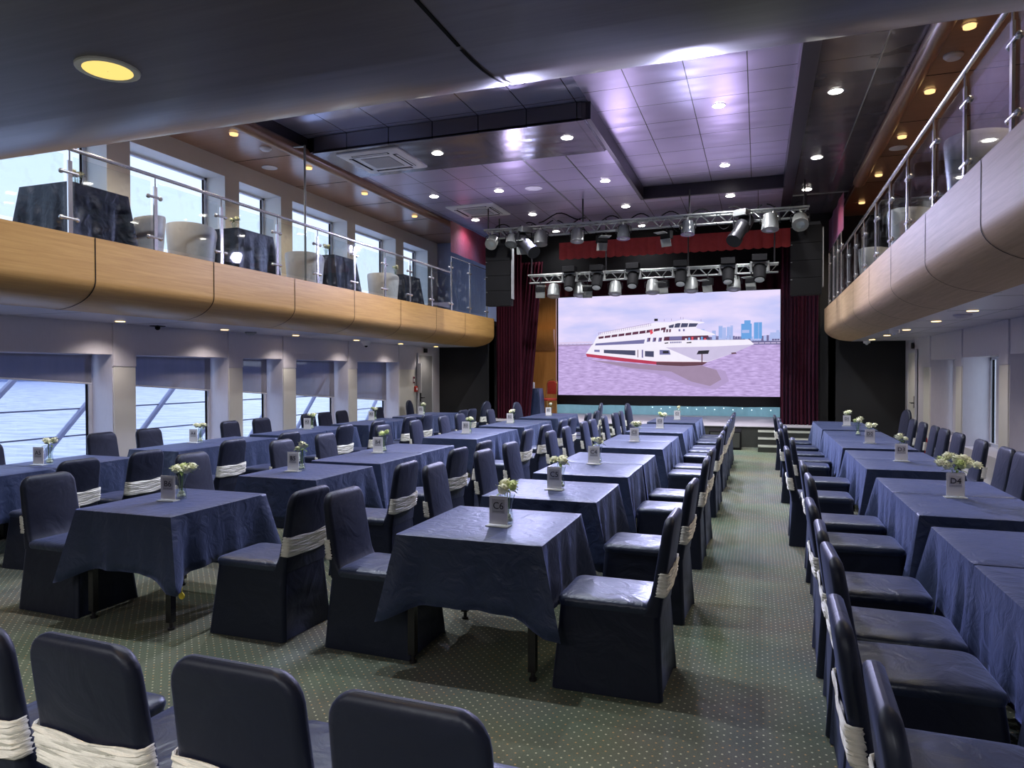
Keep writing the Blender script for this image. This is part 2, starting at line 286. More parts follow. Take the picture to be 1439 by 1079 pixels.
# ------------------------------------------------------------------ mesh builder
class MB:
    def __init__(s): s.v=[]; s.f=[]; s.m=[]
    def add(s, vs, fs, mat=0, X=None):
        o=len(s.v)
        s.v += [tuple(X @ Vector(v)) if X else tuple(v) for v in vs]
        s.f += [tuple(o+i for i in f) for f in fs]; s.m += [mat]*len(fs); return s
    def box(s, c, d, mat=0, X=None):
        x,y,z=c; a,b,h=d[0]/2,d[1]/2,d[2]/2
        vs=[(x-a,y-b,z-h),(x+a,y-b,z-h),(x+a,y+b,z-h),(x-a,y+b,z-h),(x-a,y-b,z+h),(x+a,y-b,z+h),(x+a,y+b,z+h),(x-a,y+b,z+h)]
        return s.add(vs,[(0,3,2,1),(4,5,6,7),(0,1,5,4),(1,2,6,5),(2,3,7,6),(3,0,4,7)],mat,X)
    def lohi(s, lo, hi, mat=0):
        return s.box([(a+b)/2 for a,b in zip(lo,hi)],[abs(b-a) for a,b in zip(lo,hi)],mat)
    def rings(s, R, mat=0, cap0=True, cap1=True, closed=True, X=None):
        n=len(R[0]); vs=[p for r in R for p in r]; fs=[]
        for i in range(len(R)-1):
            for j in range(n if closed else n-1):
                k=(j+1)%n; fs.append((i*n+j,i*n+k,(i+1)*n+k,(i+1)*n+j))
        if closed and cap0: fs.append(tuple(reversed(range(n))))
        if closed and cap1: fs.append(tuple((len(R)-1)*n+j for j in range(n)))
        return s.add(vs,fs,mat,X)
    def cyl(s, p0, p1, r0, r1=None, n=12, mat=0, cap=True):
        r1=r0 if r1 is None else r1; p0=Vector(p0); p1=Vector(p1); d=(p1-p0).normalized()
        a=d.orthogonal().normalized(); b=d.cross(a)
        R=[[p+ (a*math.cos(2*PI*j/n)+b*math.sin(2*PI*j/n))*r for j in range(n)] for p,r in ((p0,r0),(p1,r1))]
        return s.rings(R,mat,cap,cap)
    def tube(s, pts, r, n=8, mat=0):
        pts=[Vector(p) for p in pts]; R=[]; a=None
        for i,p in enumerate(pts):
            d=(pts[min(i+1,len(pts)-1)]-pts[max(i-1,0)]).normalized()
            a=d.orthogonal().normalized() if a is None else (a-d*a.dot(d)).normalized()
            b=d.cross(a); R.append([p+(a*math.cos(2*PI*j/n)+b*math.sin(2*PI*j/n))*r for j in range(n)])
        return s.rings(R,mat)
    def lathe(s, prof, n=20, c=(0,0,0), mat=0, cap0=True, cap1=True, X=None):
        R=[[(c[0]+r*math.cos(2*PI*j/n),c[1]+r*math.sin(2*PI*j/n),c[2]+z) for j in range(n)] for r,z in prof]
        return s.rings(R,mat,cap0,cap1,X=X)
    def prism(s, poly, lo, hi, axis='z', mat=0):
        f={'z':lambda p,t:(p[0],p[1],t),'y':lambda p,t:(p[0],t,p[1]),'x':lambda p,t:(t,p[0],p[1])}[axis]
        return s.rings([[f(p,lo) for p in poly],[f(p,hi) for p in poly]],mat)
    def sphere(s, c, r, n=10, mat=0, sq=(1,1,1)):
        m=n//2+1
        prof=[(max(1e-4,math.sin(PI*i/m))*r, -math.cos(PI*i/m)*r) for i in range(m+1)]
        R=[[(c[0]+a*math.cos(2*PI*j/n)*sq[0],c[1]+a*math.sin(2*PI*j/n)*sq[1],c[2]+z*sq[2]) for j in range(n)] for a,z in prof]
        return s.rings(R,mat)
    def mesh(s, name, mats, smooth=True, angle=38):
        me=bpy.data.meshes.new(name); me.from_pydata(s.v,[],s.f)
        for m in mats: me.materials.append(M[m] if isinstance(m,str) else m)
        me.polygons.foreach_set('material_index', s.m)
        import bmesh
        bm=bmesh.new(); bm.from_mesh(me); bmesh.ops.recalc_face_normals(bm,faces=bm.faces); bm.to_mesh(me); bm.free()
        if smooth:
            me.polygons.foreach_set('use_smooth',[True]*len(me.polygons)); me.set_sharp_from_angle(angle=math.radians(angle))
        me.update(); return me
    def build(s, name, mats, parent=None, smooth=True, angle=38, bevel=0, loc=None):
        if isinstance(mats,str): mats=[mats]
        o=bpy.data.objects.new(name, s.mesh(name,mats,smooth,angle)); COL.objects.link(o)
        if parent: o.parent=parent
        if loc: o.location=loc
        if bevel:
            b=o.modifiers.new('bevel','BEVEL'); b.width=bevel; b.segments=2; b.limit_method='ANGLE'; b.angle_limit=math.radians(50)
        return o
def mobj(name, me, parent=None, loc=None):
    o=bpy.data.objects.new(name,me); COL.objects.link(o)
    if parent: o.parent=parent
    if loc: o.location=loc
    return o
def tag(o, label=None, cat=None, group=None, kind=None):
    if label: o['label']=label
    if cat: o['category']=cat
    if group: o['group']=group
    if kind: o['kind']=kind
    return o
def thing(name, label, cat, loc=(0,0,0), rz=0, group=None):
    o=bpy.data.objects.new(name,None); COL.objects.link(o); o.location=loc; o.rotation_euler=(0,0,rz); o.empty_display_size=.1
    return tag(o,label,cat,group)
def struct(o, label=None): return tag(o,label,kind='structure')
def copy_tree(o, parent=None, kids=None):
    c=o.copy(); COL.objects.link(c)
    if parent is not None: c.parent=parent
    for ch in KIDS.get(o.name,[]) : copy_tree(ch,c)
    return c
KIDS={}
def reg():
    KIDS.clear()
    for o in COL.objects:
        if o.parent: KIDS.setdefault(o.parent.name,[]).append(o)
def dup(proto, loc, rz, label, group=None):
    c=copy_tree(proto); c.location=loc; c.rotation_euler=(0,0,rz); c['label']=label
    if group: c['group']=group
    return c
def rrect(cx, cy, hx, hy, r, z, n=5):
    pts=[]
    for q,(sx,sy) in enumerate(((1,1),(-1,1),(-1,-1),(1,-1))):
        for k in range(n):
            a=PI/2*(q+k/(n-1)); pts.append((cx+sx*(hx-r)+r*math.cos(a), cy+sy*(hy-r)+r*math.sin(a), z))
    return pts
ORD=['first','second','third','fourth','fifth','sixth','seventh','eighth','ninth','tenth','eleventh','twelfth','thirteenth']

# ------------------------------------------------------------------ camera
cam=bpy.data.cameras.new('camera'); co=bpy.data.objects.new('camera',cam); COL.objects.link(co)
cam.sensor_fit='HORIZONTAL'; cam.sensor_width=36; cam.lens=24.671; cam.clip_start=.05; cam.clip_end=3000
yaw,pit,rol=math.radians(19.3334),math.radians(-.9006),math.radians(-.1113)
fw=Vector((-math.sin(yaw)*math.cos(pit),math.cos(yaw)*math.cos(pit),math.sin(pit))); rt=Vector((math.cos(yaw),math.sin(yaw),0)); up=rt.cross(fw)
r2=rt*math.cos(rol)+up*math.sin(rol); u2=up*math.cos(rol)-rt*math.sin(rol)
co.matrix_world=Matrix(((r2.x,u2.x,-fw.x,0),(r2.y,u2.y,-fw.y,0),(r2.z,u2.z,-fw.z,1.65),(0,0,0,1)))
scene.camera=co

# ------------------------------------------------------------------ room shell
XL,XR=-8.2,3.05; FL,FR=-6.45,1.38; YB=-2.5; YE=17.4; SOF=2.33; BF=3.05; BFL=3.0; ZB=5.15; REC=.42
struct(MB().lohi((-9,YB,-.12),(3.9,20.6,0)).build('floor','carpet',smooth=False))
openL=[(3.6,7.13),(7.5,9.31),(9.65,10.71),(11.09,12.88),(13.22,15.09)]
openLU=[(2.4,7.08),(7.45,9.28),(9.61,10.70),(11.03,12.88),(13.19,14.98),(15.37,16.7)]
openR=[(6.66,8.45),(8.83,10.62),(11.0,12.82),(13.17,14.99)]
def side_wall(name, X, out, ops, z0, z1, sill, head, dep=REC, mat='wallgrey'):
    """wall slab from the inner plane X outwards by dep, pierced by window openings"""
    m=MB(); xo=X+out*dep
    ys=[YB]+[v for o in ops for v in o]+[YE]
    for i in range(0,len(ys),2): m.lohi((min(X,xo),ys[i],z0),(max(X,xo),ys[i+1],z1))
    for a,b in ops:
        m.lohi((min(X,xo),a,z0),(max(X,xo),b,sill)); m.lohi((min(X,xo),a,head),(max(X,xo),b,z1))
    return struct(m.build(name,mat,smooth=False))
side_wall('wall_left',XL,-1,openL,0,SOF+.4,.46,1.91)
side_wall('wall_left_upper',XL,-1,openLU,SOF+.4,ZB+.1,3.15,4.86,mat='wallcream')
side_wall('wall_right',XR,1,openR,0,SOF+.4,.48,1.88)
side_wall('wall_right_upper',XR,1,[],SOF+.4,ZB+.1,3.15,4.86,mat='wood_ceil')
# cream pilaster faces between lower windows; grey upper part paints in the valance shadow
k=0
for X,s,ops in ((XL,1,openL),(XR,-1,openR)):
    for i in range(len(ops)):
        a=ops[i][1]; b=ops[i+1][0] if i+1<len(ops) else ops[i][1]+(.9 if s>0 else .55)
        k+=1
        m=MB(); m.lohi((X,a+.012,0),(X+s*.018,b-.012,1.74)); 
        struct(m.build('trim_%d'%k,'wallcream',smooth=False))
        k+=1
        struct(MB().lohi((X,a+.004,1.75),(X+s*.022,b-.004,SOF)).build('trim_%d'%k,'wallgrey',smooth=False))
wn=0
def window(X,out,a,b,z0,z1,frame='white_frame'):
    global wn
    wn+=1
    w=bpy.data.objects.new('window_%d'%wn,None); COL.objects.link(w); w.location=(X+out*.40,(a+b)/2,z0); struct(w)
    h=z1-z0; d=(b-a)/2; m=MB()
    for s in (-1,1): m.lohi((-.03,s*(d-.05) if s<0 else d-.05,0),(.03,s*d if s<0 else d,h))
    m.v=[];m.f=[];m.m=[]
    m.lohi((-.03,-d,0),(.03,-d+.05,h)); m.lohi((-.03,d-.05,0),(.03,d,h)); m.lohi((-.03,-d,0),(.03,d,.05)); m.lohi((-.03,-d,h-.04),(.03,d,h))
    m.build('window_frame',frame,w,smooth=False)
    m=MB(); m.lohi((-.012,d-.068,.05),(.012,d-.05,h-.04)); m.lohi((-.012,-d+.05,.05),(.012,-d+.062,h-.04)); m.build('gasket','black',w,smooth=False)
    MB().lohi((-.004,-d+.05,.05),(.004,d-.05,h-.04)).build('pane','pane',w,smooth=False)
for a,b in openL: window(XL,-1,a,b,.46,1.91)
for a,b in openLU: window(XL,-1,a,b,3.15,4.86)
for a,b in openR: window(XR,1,a,b,.48,1.88)
# end walls, back wall
struct(MB().lohi((XL-.5,YE,0),(-6.1,YE+.12,ZB+.4)).build('wall_end_left','black_wall',smooth=False))
struct(MB().lohi((1.0,YE,0),(XR+.5,YE+.12,ZB+.4)).build('wall_end_right','black_wall',smooth=False))
struct(MB().lohi((XL-.5,YB-.15,-.1),(XR+.5,YB,5.7)).build('wall_back','wood_shaded',smooth=False))
# stage house
struct(MB().lohi((-6.7,20.35,0),(1.9,20.5,5.6)).build('wall_stage_back','black_wall',smooth=False))
struct(MB().lohi((-6.75,YE,0),(-6.6,20.4,5.6)).build('wall_stage_left','black_wall',smooth=False))
struct(MB().lohi((1.5,YE,0),(1.65,20.4,5.6)).build('wall_stage_right','black_wall',smooth=False))
struct(MB().lohi((-6.55,19.5,.47),(-5.5,19.6,4.2)).build('wall_stage_wood','wood_red',smooth=False))

# ceiling : stepped black panels
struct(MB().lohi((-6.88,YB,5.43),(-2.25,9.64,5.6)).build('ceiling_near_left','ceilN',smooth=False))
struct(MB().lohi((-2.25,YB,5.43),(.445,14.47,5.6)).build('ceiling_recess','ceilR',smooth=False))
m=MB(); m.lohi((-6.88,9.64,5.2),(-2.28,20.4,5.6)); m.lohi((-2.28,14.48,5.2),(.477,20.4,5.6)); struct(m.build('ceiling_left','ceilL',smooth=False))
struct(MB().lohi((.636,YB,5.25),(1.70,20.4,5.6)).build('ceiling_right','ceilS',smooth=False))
m=MB(); m.lohi((.445,YB,5.19),(.636,20.4,5.6)); struct(m.build('ceiling_beam','ceil_trim',smooth=False))
m=MB(); m.lohi((-2.28,9.64,5.185),(-2.215,14.48,5.44)); m.lohi((-2.28,14.42,5.185),(.477,14.50,5.44)); struct(m.build('ceiling_recess_edge','ceil_trim',smooth=False))
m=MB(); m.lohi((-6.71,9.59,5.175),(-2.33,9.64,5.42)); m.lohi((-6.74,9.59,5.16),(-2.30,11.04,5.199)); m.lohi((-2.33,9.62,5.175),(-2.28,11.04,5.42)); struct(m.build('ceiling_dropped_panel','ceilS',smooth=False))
m=MB(); m.lohi((1.30,7.4,5.24),(1.313,14.5,5.26)); m.lohi((.65,15.42,5.235),(1.69,15.44,5.26)); m.lohi((-3.0,11.08,5.192),(-2.985,17,5.21)); m.lohi((-3.71,11.08,5.192),(-3.695,17,5.21)); m.lohi((-3.71,11.07,5.19),(-2.29,11.09,5.21))
struct(m.build('trim_90','alu',smooth=False))
m=MB(); m.lohi((-7.02,YB,5.2),(-6.87,20.4,5.6)); m.lohi((1.69,YB,5.2),(1.82,20.4,5.6)); struct(m.build('ceiling_side_edge','ceil_trim',smooth=False))
# brown balcony ceilings with rounded noses
struct(MB().lohi((XL-.4,YB,ZB),(-6.95,YE,ZB+.12)).build('ceiling_balcony_left','wood_ceil',smooth=False))
struct(MB().lohi((1.72,YB,ZB),(XR+.4,YE,ZB+.12)).build('ceiling_balcony_right','wood_ceil',smooth=False))
for nmx,X,e in (('trim_91',-6.93,15.9),('trim_92',1.76,14.5)):
    m=MB(); m.cyl((X,2,ZB+.035),(X,e,ZB+.035),.105,n=20); struct(m.build(nmx,'wood_ceil'))
    # joints of the nosing
m=MB()
for y in [2.9+1.65*i for i in range(9)]:
    m.lohi((XL,y-.006,ZB-.003),(-6.98,y+.006,ZB+.01)); m.lohi((1.80,y-.006,ZB-.003),(XR,y+.006,ZB+.01))
struct(m.build('trim_93','black',smooth=False))

# balcony fronts: flat board above a quarter-round that runs into the soffit
def profile(n=14, a=.58, z1=2.62):
    pts=[(0,BF),(0,2.85),(0,z1)]
    for i in range(1,n+1):
        t=PI/2*i/n; pts.append((a*(1-math.cos(t)), z1-(z1-SOF)*math.sin(t)))
    return pts   # (distance in from the face, height)
PR=profile()
def fascia(name, path, inward, mat):
    """extrude the profile along a straight path ((x,y),(x,y)); inward = unit vector away from the hall"""
    R=[]
    for (x,y) in path:
        R.append([(x+inward[0]*d,y+inward[1]*d,z) for d,z in PR]+[(x+inward[0]*d,y+inward[1]*d,z+.03) for d,z in reversed([(PR[0][0]+.05,PR[0][1]-.03)]+[(min(q[0]+.04,.7),q[1]+.01) for q in PR[1:]])])
    m=MB(); m.rings(R,0); return struct(m.build(name,mat,angle=30))
fascia('balcony_front_left',[(FL,1.98),(FL,17.0)],(-1,0),'wood')
fascia('balcony_front_right',[(FR,1.98),(FR,17.0)],(1,0),'wood_lit')
fascia('balcony_front_rear',[(FL,1.94),(FR,1.94)],(0,-1),'wood_shaded')
# panel joints
def joint(m, base, inward, along, w=.007):
    R=[]
    for d,z in PR:
        nx=inward
        R.append([(base[0]+nx[0]*(d-.0025)+along[0]*s,base[1]+nx[1]*(d-.0025)+along[1]*s,z-.0025) for s in (-w,w)])
    m.rings(R,0,closed=False)
m=MB()
for y in (2.1+.0,3.75,5.42,7.09,8.72,10.34,11.97,13.54,15.1): joint(m,(FL,y),(-1,0),(0,1))
struct(m.build('trim_94','black',smooth=False))
m=MB()
for y in (3.75,5.40,7.03,8.72,10.34,11.97,13.54): joint(m,(FR,y),(1,0),(0,1))
struct(m.build('trim_95','black',smooth=False))
m=MB()
for x in (-4.9,-2.42,-.59):
    joint(m,(x,1.94),(0,-1),(1,0),.004)
    if x>-1: m.lohi((x-.004,YB,SOF-.002),(x+.004,1.35,SOF+.004))
struct(m.build('trim_96','black',smooth=False))
# rounded ends of the side fronts
for X,s,nme in ((FL,-1,'trim_97'),(FR,1,'trim_98')):
    m=MB(); R=[]
    for (d,z) in PR: R.append([(X+s*d, 17.0, z),(X+s*(d+.02), 17.03, z),(X+s*.9,17.05,z)])
    m.rings(R,0,closed=False); struct(m.build(nme,'wood' if s<0 else 'wood_lit'))
# soffits and balcony floors
def slab(name,x0,x1,y0,y1,z0,z1,mat): return struct(MB().lohi((x0,y0,z0),(x1,y1,z1)).build(name,mat,smooth=False))
slab('soffit_left',XL,FL-.55,1.37,17.05,SOF,SOF+.1,'soffit'); slab('soffit_right',FR+.55,XR,1.37,17.05,SOF,SOF+.1,'soffit')
slab('soffit_rear',XL,XR,YB,1.37,SOF,SOF+.1,'wood_shaded')
slab('balcony_floor_left',XL,FL-.06,1.6,17.3,BFL-.12,BFL,'dark_metal'); slab('balcony_floor_right',FR+.06,XR,1.6,17.3,BFL-.12,BFL,'dark_metal')
slab('balcony_floor_rear',XL,XR,YB,1.85,BFL-.14,BFL-.01,'dark_metal')
m=MB()
for y in [2.5+1.62*i for i in range(9)]: m.lohi((XL+.01,y-.004,SOF-.002),(FL-.6,y+.004,SOF+.004)); m.lohi((FR+.6,y-.004,SOF-.002),(XR-.01,y+.004,SOF+.004))
m.lohi((2.55,2,SOF-.002),(2.557,17,SOF+.004)); struct(m.build('trim_99','grille',smooth=False))

# doors near the stage
def door(n,X,s,y0,y1,z1,mat):
    d=bpy.data.objects.new('door_%d'%n,None); COL.objects.link(d); d.location=(X,(y0+y1)/2,0); struct(d)
    h=(y1-y0)/2
    m=MB(); m.lohi((0,-h-.06,0),(s*.035,-h,z1+.06)); m.lohi((0,h,0),(s*.035,h+.06,z1+.06)); m.lohi((0,-h,z1),(s*.035,h,z1+.06)); m.build('door_frame','white_frame',d,smooth=False)
    m=MB(); m.lohi((0,-h,.01),(s*.02,h,z1)); lf_=m.build('door_leaf',mat,d,smooth=False)
    hd=MB(); hd.cyl((s*.02,-h+.09,1.02),(s*.08,-h+.09,1.02),.012); hd.cyl((s*.075,-h+.09,1.02),(s*.075,-h+.22,1.02),.011); hd.lohi((s*.02,-h+.06,.92),(s*.028,-h+.12,1.16)); hd.build('door_handle','dark_metal',lf_)
door(1,XL+.022,1,16.08,16.85,2.1,'grille'); door(2,XR-.02,-1,16.15,16.85,2.05,'wallcream')

# ------------------------------------------------------------------ outside
o=MB(); o.lohi((-900,-500,-3.2),(-9.7,900,-3.0)); tag(o.build('river_water','water',smooth=False),kind='structure')
m=MB(); R=[]
for i in range(60):
    y=-100+i*22; h=30+26*math.sin(i*.35+.6)+9*math.sin(i*1.1)+(26*math.exp(-((i-12)/5)**2)); h=max(8,h*.9)
    R.append([(-420,y,-4),(-420,y,h),(-520,y,-4)])
m.rings(R,0,closed=False); tag(m.build('hill_ridge','hill'),kind='structure')
r=thing('deck_railing','pale outer deck railing with slanted braces seen through the lower windows','railing',(-9.4,4.4,0))
for i,y in enumerate([5.65+1.435*j for j in range(8)]):
    a=MB(); a.cyl((0,y-4.4-.62,-.1),(0,y-4.4+1.05,1.62),.042,n=8); a.build('brace','rail_out',r)
for z in (1.14,.75,.36):
    MB().cyl((0,0,z),(0,12.2,z),.011,n=6).build('rail','wire_out',r)
MB().lohi((-.25,-.2,-.25),(.9,12.6,-.1)).build('side_deck','rail_out',r,smooth=False)
for i,(a,b) in enumerate(openL):
    f=lambda y:1.6-.0663*(y-5.9)
    m=MB(); m.rings([[(-.004,-(b-a)/2+.06,1.90),(.004,-(b-a)/2+.06,1.90),(.004,-(b-a)/2+.06,f(a)),(-.004,-(b-a)/2+.06,f(a))],[(-.004,(b-a)/2-.07,1.90),(.004,(b-a)/2-.07,1.90),(.004,(b-a)/2-.07,f(b)),(-.004,(b-a)/2-.07,f(b))]],0)
    t=thing('roller_blind','sheer grey roller blind half lowered in the %s lower window from the camera'%ORD[i],'blind',(-8.50,(a+b)/2,0),0,'sheer blinds in the lower windows')
    m.build('blind_fabric','sheer',t,smooth=False)
    q=MB(); q.cyl((0,-(b-a)/2+.06,f(a)),(0,(b-a)/2-.07,f(b)),.012,n=8); q.build('bottom_bar','white_frame',t)
for i,(a,b) in enumerate(openR):
    t=thing('roller_blind','pale closed blind in the wall beside row D, %s from the stage'%ORD[len(openR)-1-i],'blind',(3.40,(a+b)/2,0),0,'closed blinds beside row D')
    MB().lohi((-.004,-(b-a)/2+.06,.55),(.004,(b-a)/2-.07-(.30 if i==2 else 0),1.86)).build('blind_fabric','wallgrey',t,smooth=False)
    MB().cyl((0,-(b-a)/2+.06,.55),(0,(b-a)/2-.07,.55),.012,n=8).build('bottom_bar','white_frame',t)

# ------------------------------------------------------------------ chairs
def skirt_mesh():
    m=MB(); R=[]
    zs=[.458,.44,.38,.30,.20,.10,.03,.004]
    for z in zs:
        t=(.458-z)/.454; n=10
        xf=.262+.018*t; xb=-.262-.015*t; hy=.213+.022*t
        base=rrect((xf+xb)/2,0,(xf-xb)/2,hy,.045-.015*t,z,n)
        out=[]
        for j,(x,y,zz) in enumerate(base):
            a=math.atan2(y,x); ed=t*.010*math.sin(9*a+1.3)+t*.006*math.sin(17*a)
            cr=.02*t if (abs(abs(y)-hy)<.03 and (x>xf-.04 or x<xb+.04)) else 0
            out.append((x+math.cos(a)*(ed+cr),y+math.sin(a)*(ed+cr),zz))
        R.append(out)
    m.rings(R,0,True,False); return m
def seat_mesh():
    m=MB(); R=[]
    for z,ins in ((.43,.0),(.452,-.006),(.468,-.002),(.478,.012),(.484,.045),(.487,.11)):
        R.append(rrect(.0225,0,.2475-ins,.215-ins,max(.02,.05-ins*.3),z,6))
    m.rings(R,0,True,True); return m
def back_rings(off=0., z0=.42, z1=.93, arch=.09, W=.215):
    zs=[.42,.45,.48,.52,.58,.66,.74,.80]; top=z1
    zs+= [top-arch*(1-math.sin(t)) for t in (0,.3,.6,.85,1.1,1.3,1.45,1.54)]
    zs=sorted(set(round(z,4) for z in zs if z<=top))
    R=[]
    for z in zs:
        u=(z-.42)/(top-.42); xc=-.232-.075*u
        w=W-.012*u
        if z>top-arch: w=w-arch*(.98 if arch<.15 else 1)+math.sqrt(max(0,arch**2-(z-(top-arch))**2))*(.98 if arch<.15 else 1)
        th=.034-.008*u; fr=.05*math.exp(-((z-.42)/.05)**1.5)
        if z>top-.03: th*=math.sqrt(max(.04,1-((z-(top-.03))/.03)**2))
        w=max(w,.02)
        a=xc-th-off; b=xc+th+fr+off; hy=w+off
        R.append(rrect((a+b)/2,0,(b-a)/2,hy,min((b-a)/2*.98,.03,hy*.9),z,5))
    return R
def sash_mesh():
    """horizontally pleated band across the back, turning just round the side edges"""
    m=MB(); R=[]
    nz=25
    for k in range(nz):
        z=.525+.12*k/(nz-1); u=(z-.42)/.51; xc=-.232-.075*u; w=.215-.012*u; th=.034-.008*u
        off=.006+.0035*(k%2)+.002*math.sin(k*1.9)
        row=[]
        for j in range(27):
            s=-1+2*j/26; q=abs(s)
            y=(w+.004)*max(-1,min(1,s*1.12)); x=xc-th-off
            if q*1.12>.93: x+=.5*th*((q*1.12-.93)/.19)**1.4
            if q*1.12>1: x+=.9*th*(q*1.12-1)/.12
            row.append((x-.003*math.sin(k*1.7+s*5),y,z-.010*math.cos(s*2.0)+.003*math.sin(s*6+k)))
        R.append(row)
    m.rings(R,0,closed=False); return m
def make_chair(arched=False):
    t=thing('covered_chair','x','chair')
    skirt_mesh().build('skirt','satin',t,angle=60); seat_mesh().build('seat','satin_seat_lit',t,angle=60)
    m=MB(); m.rings(back_rings(arch=.20 if arched else .085, z1=1.0 if arched else .92),0); bk=m.build('backrest','satin',t,angle=60)
    s=sash_mesh().build('sash','sash',bk,angle=60); s['label']='ivory pleated sash tied round the back'
    sd=s.modifiers.new('solid','SOLIDIFY'); sd.thickness=.004
    return t
chair0=make_chair(); chair1=make_chair(True); reg()
used={chair0.name:False,chair1.name:False}
def place_chair(x,y,rz,label,group,arched=False):
    p=chair1 if arched else chair0
    rz+=rnd.uniform(-.045,.045)
    if not used[p.name]:
        used[p.name]=True; p.location=(x,y,0); p.rotation_euler=(0,0,rz); p['label']=label; p['group']=group; return p
    return dup(p,(x,y,0),rz,label,group)

# tables: (sign, [(y0,y1),...])
ROWS={
 'A':dict(cx=lambda y:-6.71-.012*(y-5),w=.74,t=[('A5',[(4.0,4.87),(4.9,5.8)]),('A4',[(6.4,7.3),(7.33,8.2)]),('A3',[(8.55,9.4),(9.43,10.3)]),('A2',[(10.7,11.58),(11.61,12.5)]),('A1',[(12.95,13.8),(13.83,14.7)])]),
 'B':dict(cx=lambda y:-3.9-.025*(y-3.9),w=.80,t=[('B6',[(3.45,4.36)]),('B5',[(5.05,5.98)]),('B4',[(6.17,7.11),(7.14,8.03)]),('B3',[(8.87,9.75),(9.78,10.68)]),('B2',[(11.1,11.94),(11.97,12.8)]),('B1',[(13.4,14.24),(14.27,15.1)])]),
 'C':dict(cx=lambda y:-1.495,w=.85,t=[('C6',[(3.5,4.39)]),('C5',[(4.8,5.67)]),('C4',[(6.05,6.9),(6.93,7.8)]),('C3',[(8.4,9.28),(9.31,10.2)]),('C2',[(10.74,11.59),(11.62,12.5)]),('C1',[(12.95,13.79),(13.82,14.67)])]),
 'D':dict(cx=lambda y:1.36,w=.79,t=[('D5',[(2.96,3.81),(3.84,4.68)]),('D4',[(5.04,5.9),(5.93,6.72)]),('D3',[(7.3,8.13),(8.16,8.98)]),('D2',[(9.27,10.08),(10.11,11.0),(11.03,11.88)]),('D1',[(12.12,13.1),(13.13,14.1)])]),
}
TH=.735
def cloth_mesh(w,d,near,far,drop,seed):
    """square cloth over a w x d top: flat top, hanging sides, corner folds; near/far = side butts against the next table"""
    R_=random.Random(seed); m=MB(); hw,hd=w/2,d/2
    ph=[R_.uniform(0,6) for _ in range(6)]
    per=[]; n=22
    for (x0,y0,x1,y1,nx,ny,adj) in ((-hw,-hd,hw,-hd,0,-1,near),(hw,-hd,hw,hd,1,0,False),(hw,hd,-hw,hd,0,1,far),(-hw,hd,-hw,-hd,-1,0,False)):
        ln=math.hypot(x1-x0,y1-y0)
        for i in range(n):
            s=(1-math.cos(PI*i/n))/2 if False else i/n
            x,y=x0+(x1-x0)*s,y0+(y1-y0)*s; dc=min(s,1-s)*ln
            per.append((x,y,nx,ny,dc,adj,s,ln))
    levels=[0,.03,.10,.25,.45,.65,.85,1.0]
    Rg=[[(p[0]*.6,p[1]*.6,0) for p in per],[(p[0]-.008*p[2] if True else 0,p[1]-.008*p[3],0) for p in per]]
    for t in levels:
        ring=[]
        for k,(x,y,nx,ny,dc,adj,s,ln) in enumerate(per):
            g=math.exp(-(dc/.10)**2); cx_=1 if x>0 else -1; cy_=1 if y>0 else -1
            L_=drop+.10*math.exp(-(dc/.11)**2)
            if adj: L_=drop+.02
            out=.006+.022*t
            rip=.011*t*(math.sin(s*ln*21+ph[0]+nx*2)+.6*math.sin(s*ln*37+ph[1]+ny*3))
            if adj: out=.004; rip=0
            dxx,dyy=nx*(out+rip),ny*(out+rip)
            fl=.115*t*g; 
            nb=(near and y<0) or (far and y>0)
            dxx+=cx_*fl*(.75 if not nb else .35); dyy+=0 if nb else cy_*fl*.6
            fold=-.03*t*math.exp(-((dc-.13)/.05)**2)
            if not adj: dxx+=nx*fold; dyy+=ny*fold
            ring.append((x+dxx,y+dyy,-.006*(t>0)-L_*t+(0 if t>0 else -.004)))
        Rg.append(ring)
    m.rings(Rg,0,True,False); return m
tprotos={}
def table(row,sign,i,n,y0,y1):
    cx=ROWS[row]['cx']((y0+y1)/2); w=ROWS[row]['w']; d=y1-y0
    half='' if n==1 else (['nearer the camera','nearer the stage'][i] if n==2 else ['nearest the camera','in the middle','nearest the stage'][i])
    nm_='table '+sign if sign!='D5' else 'the bare front table of row D'
    lab=('half of %s %s, under navy cloth'%(nm_,half)) if half else 'square table carrying number sign %s'%sign
    lab='dark-legged '+lab
    t=thing('banquet_table',lab,'table',(cx,(y0+y1)/2,0),0,'banquet tables in rows')
    tw,td=w-.012,d-.012
    MB().lohi((-tw/2,-td/2,TH-.035),(tw/2,td/2,TH)).build('tabletop','dark_metal',t,smooth=False)
    MB().lohi((-tw/2+.05,-td/2+.05,TH-.09),(tw/2-.05,td/2-.05,TH-.035)).build('apron','dark_metal',t,smooth=False)
    for sx in (-1,1):
        for sy in (-1,1):
            l=MB(); x,y=sx*(tw/2-.06),sy*(td/2-.06); l.lohi((x-.021,y-.021,.05),(x+.021,y+.021,TH-.06)); lo_=l.build('leg','black_gloss',t,smooth=False)
            if sign in('C6','B6'):
                f=MB(); f.cyl((x,y,0),(x,y,.014),.022,n=10); f.cyl((x,y,.012),(x,y,.055),.012,n=8); f.build('foot','dark_metal',lo_)
    lc=('navy cloth on %s, the piece %s'%(nm_,half)) if half else 'navy cloth with drooping corners on table %s'%sign
    c=cloth_mesh(w,d,i>0,i<n-1,.37 if n==1 else .42,hash((sign,i))%1 if False else (ord(sign[0])*97+int(sign[1])*13+i)).build('tablecloth','cloth' if row!='A' else 'cloth',loc=(cx,(y0+y1)/2,TH+.012),angle=50)
    tag(c,lc,'tablecloth','navy cloths on the banquet tables')
    sd=c.modifiers.new('solid','SOLIDIFY'); sd.thickness=.003; sd.offset=-1
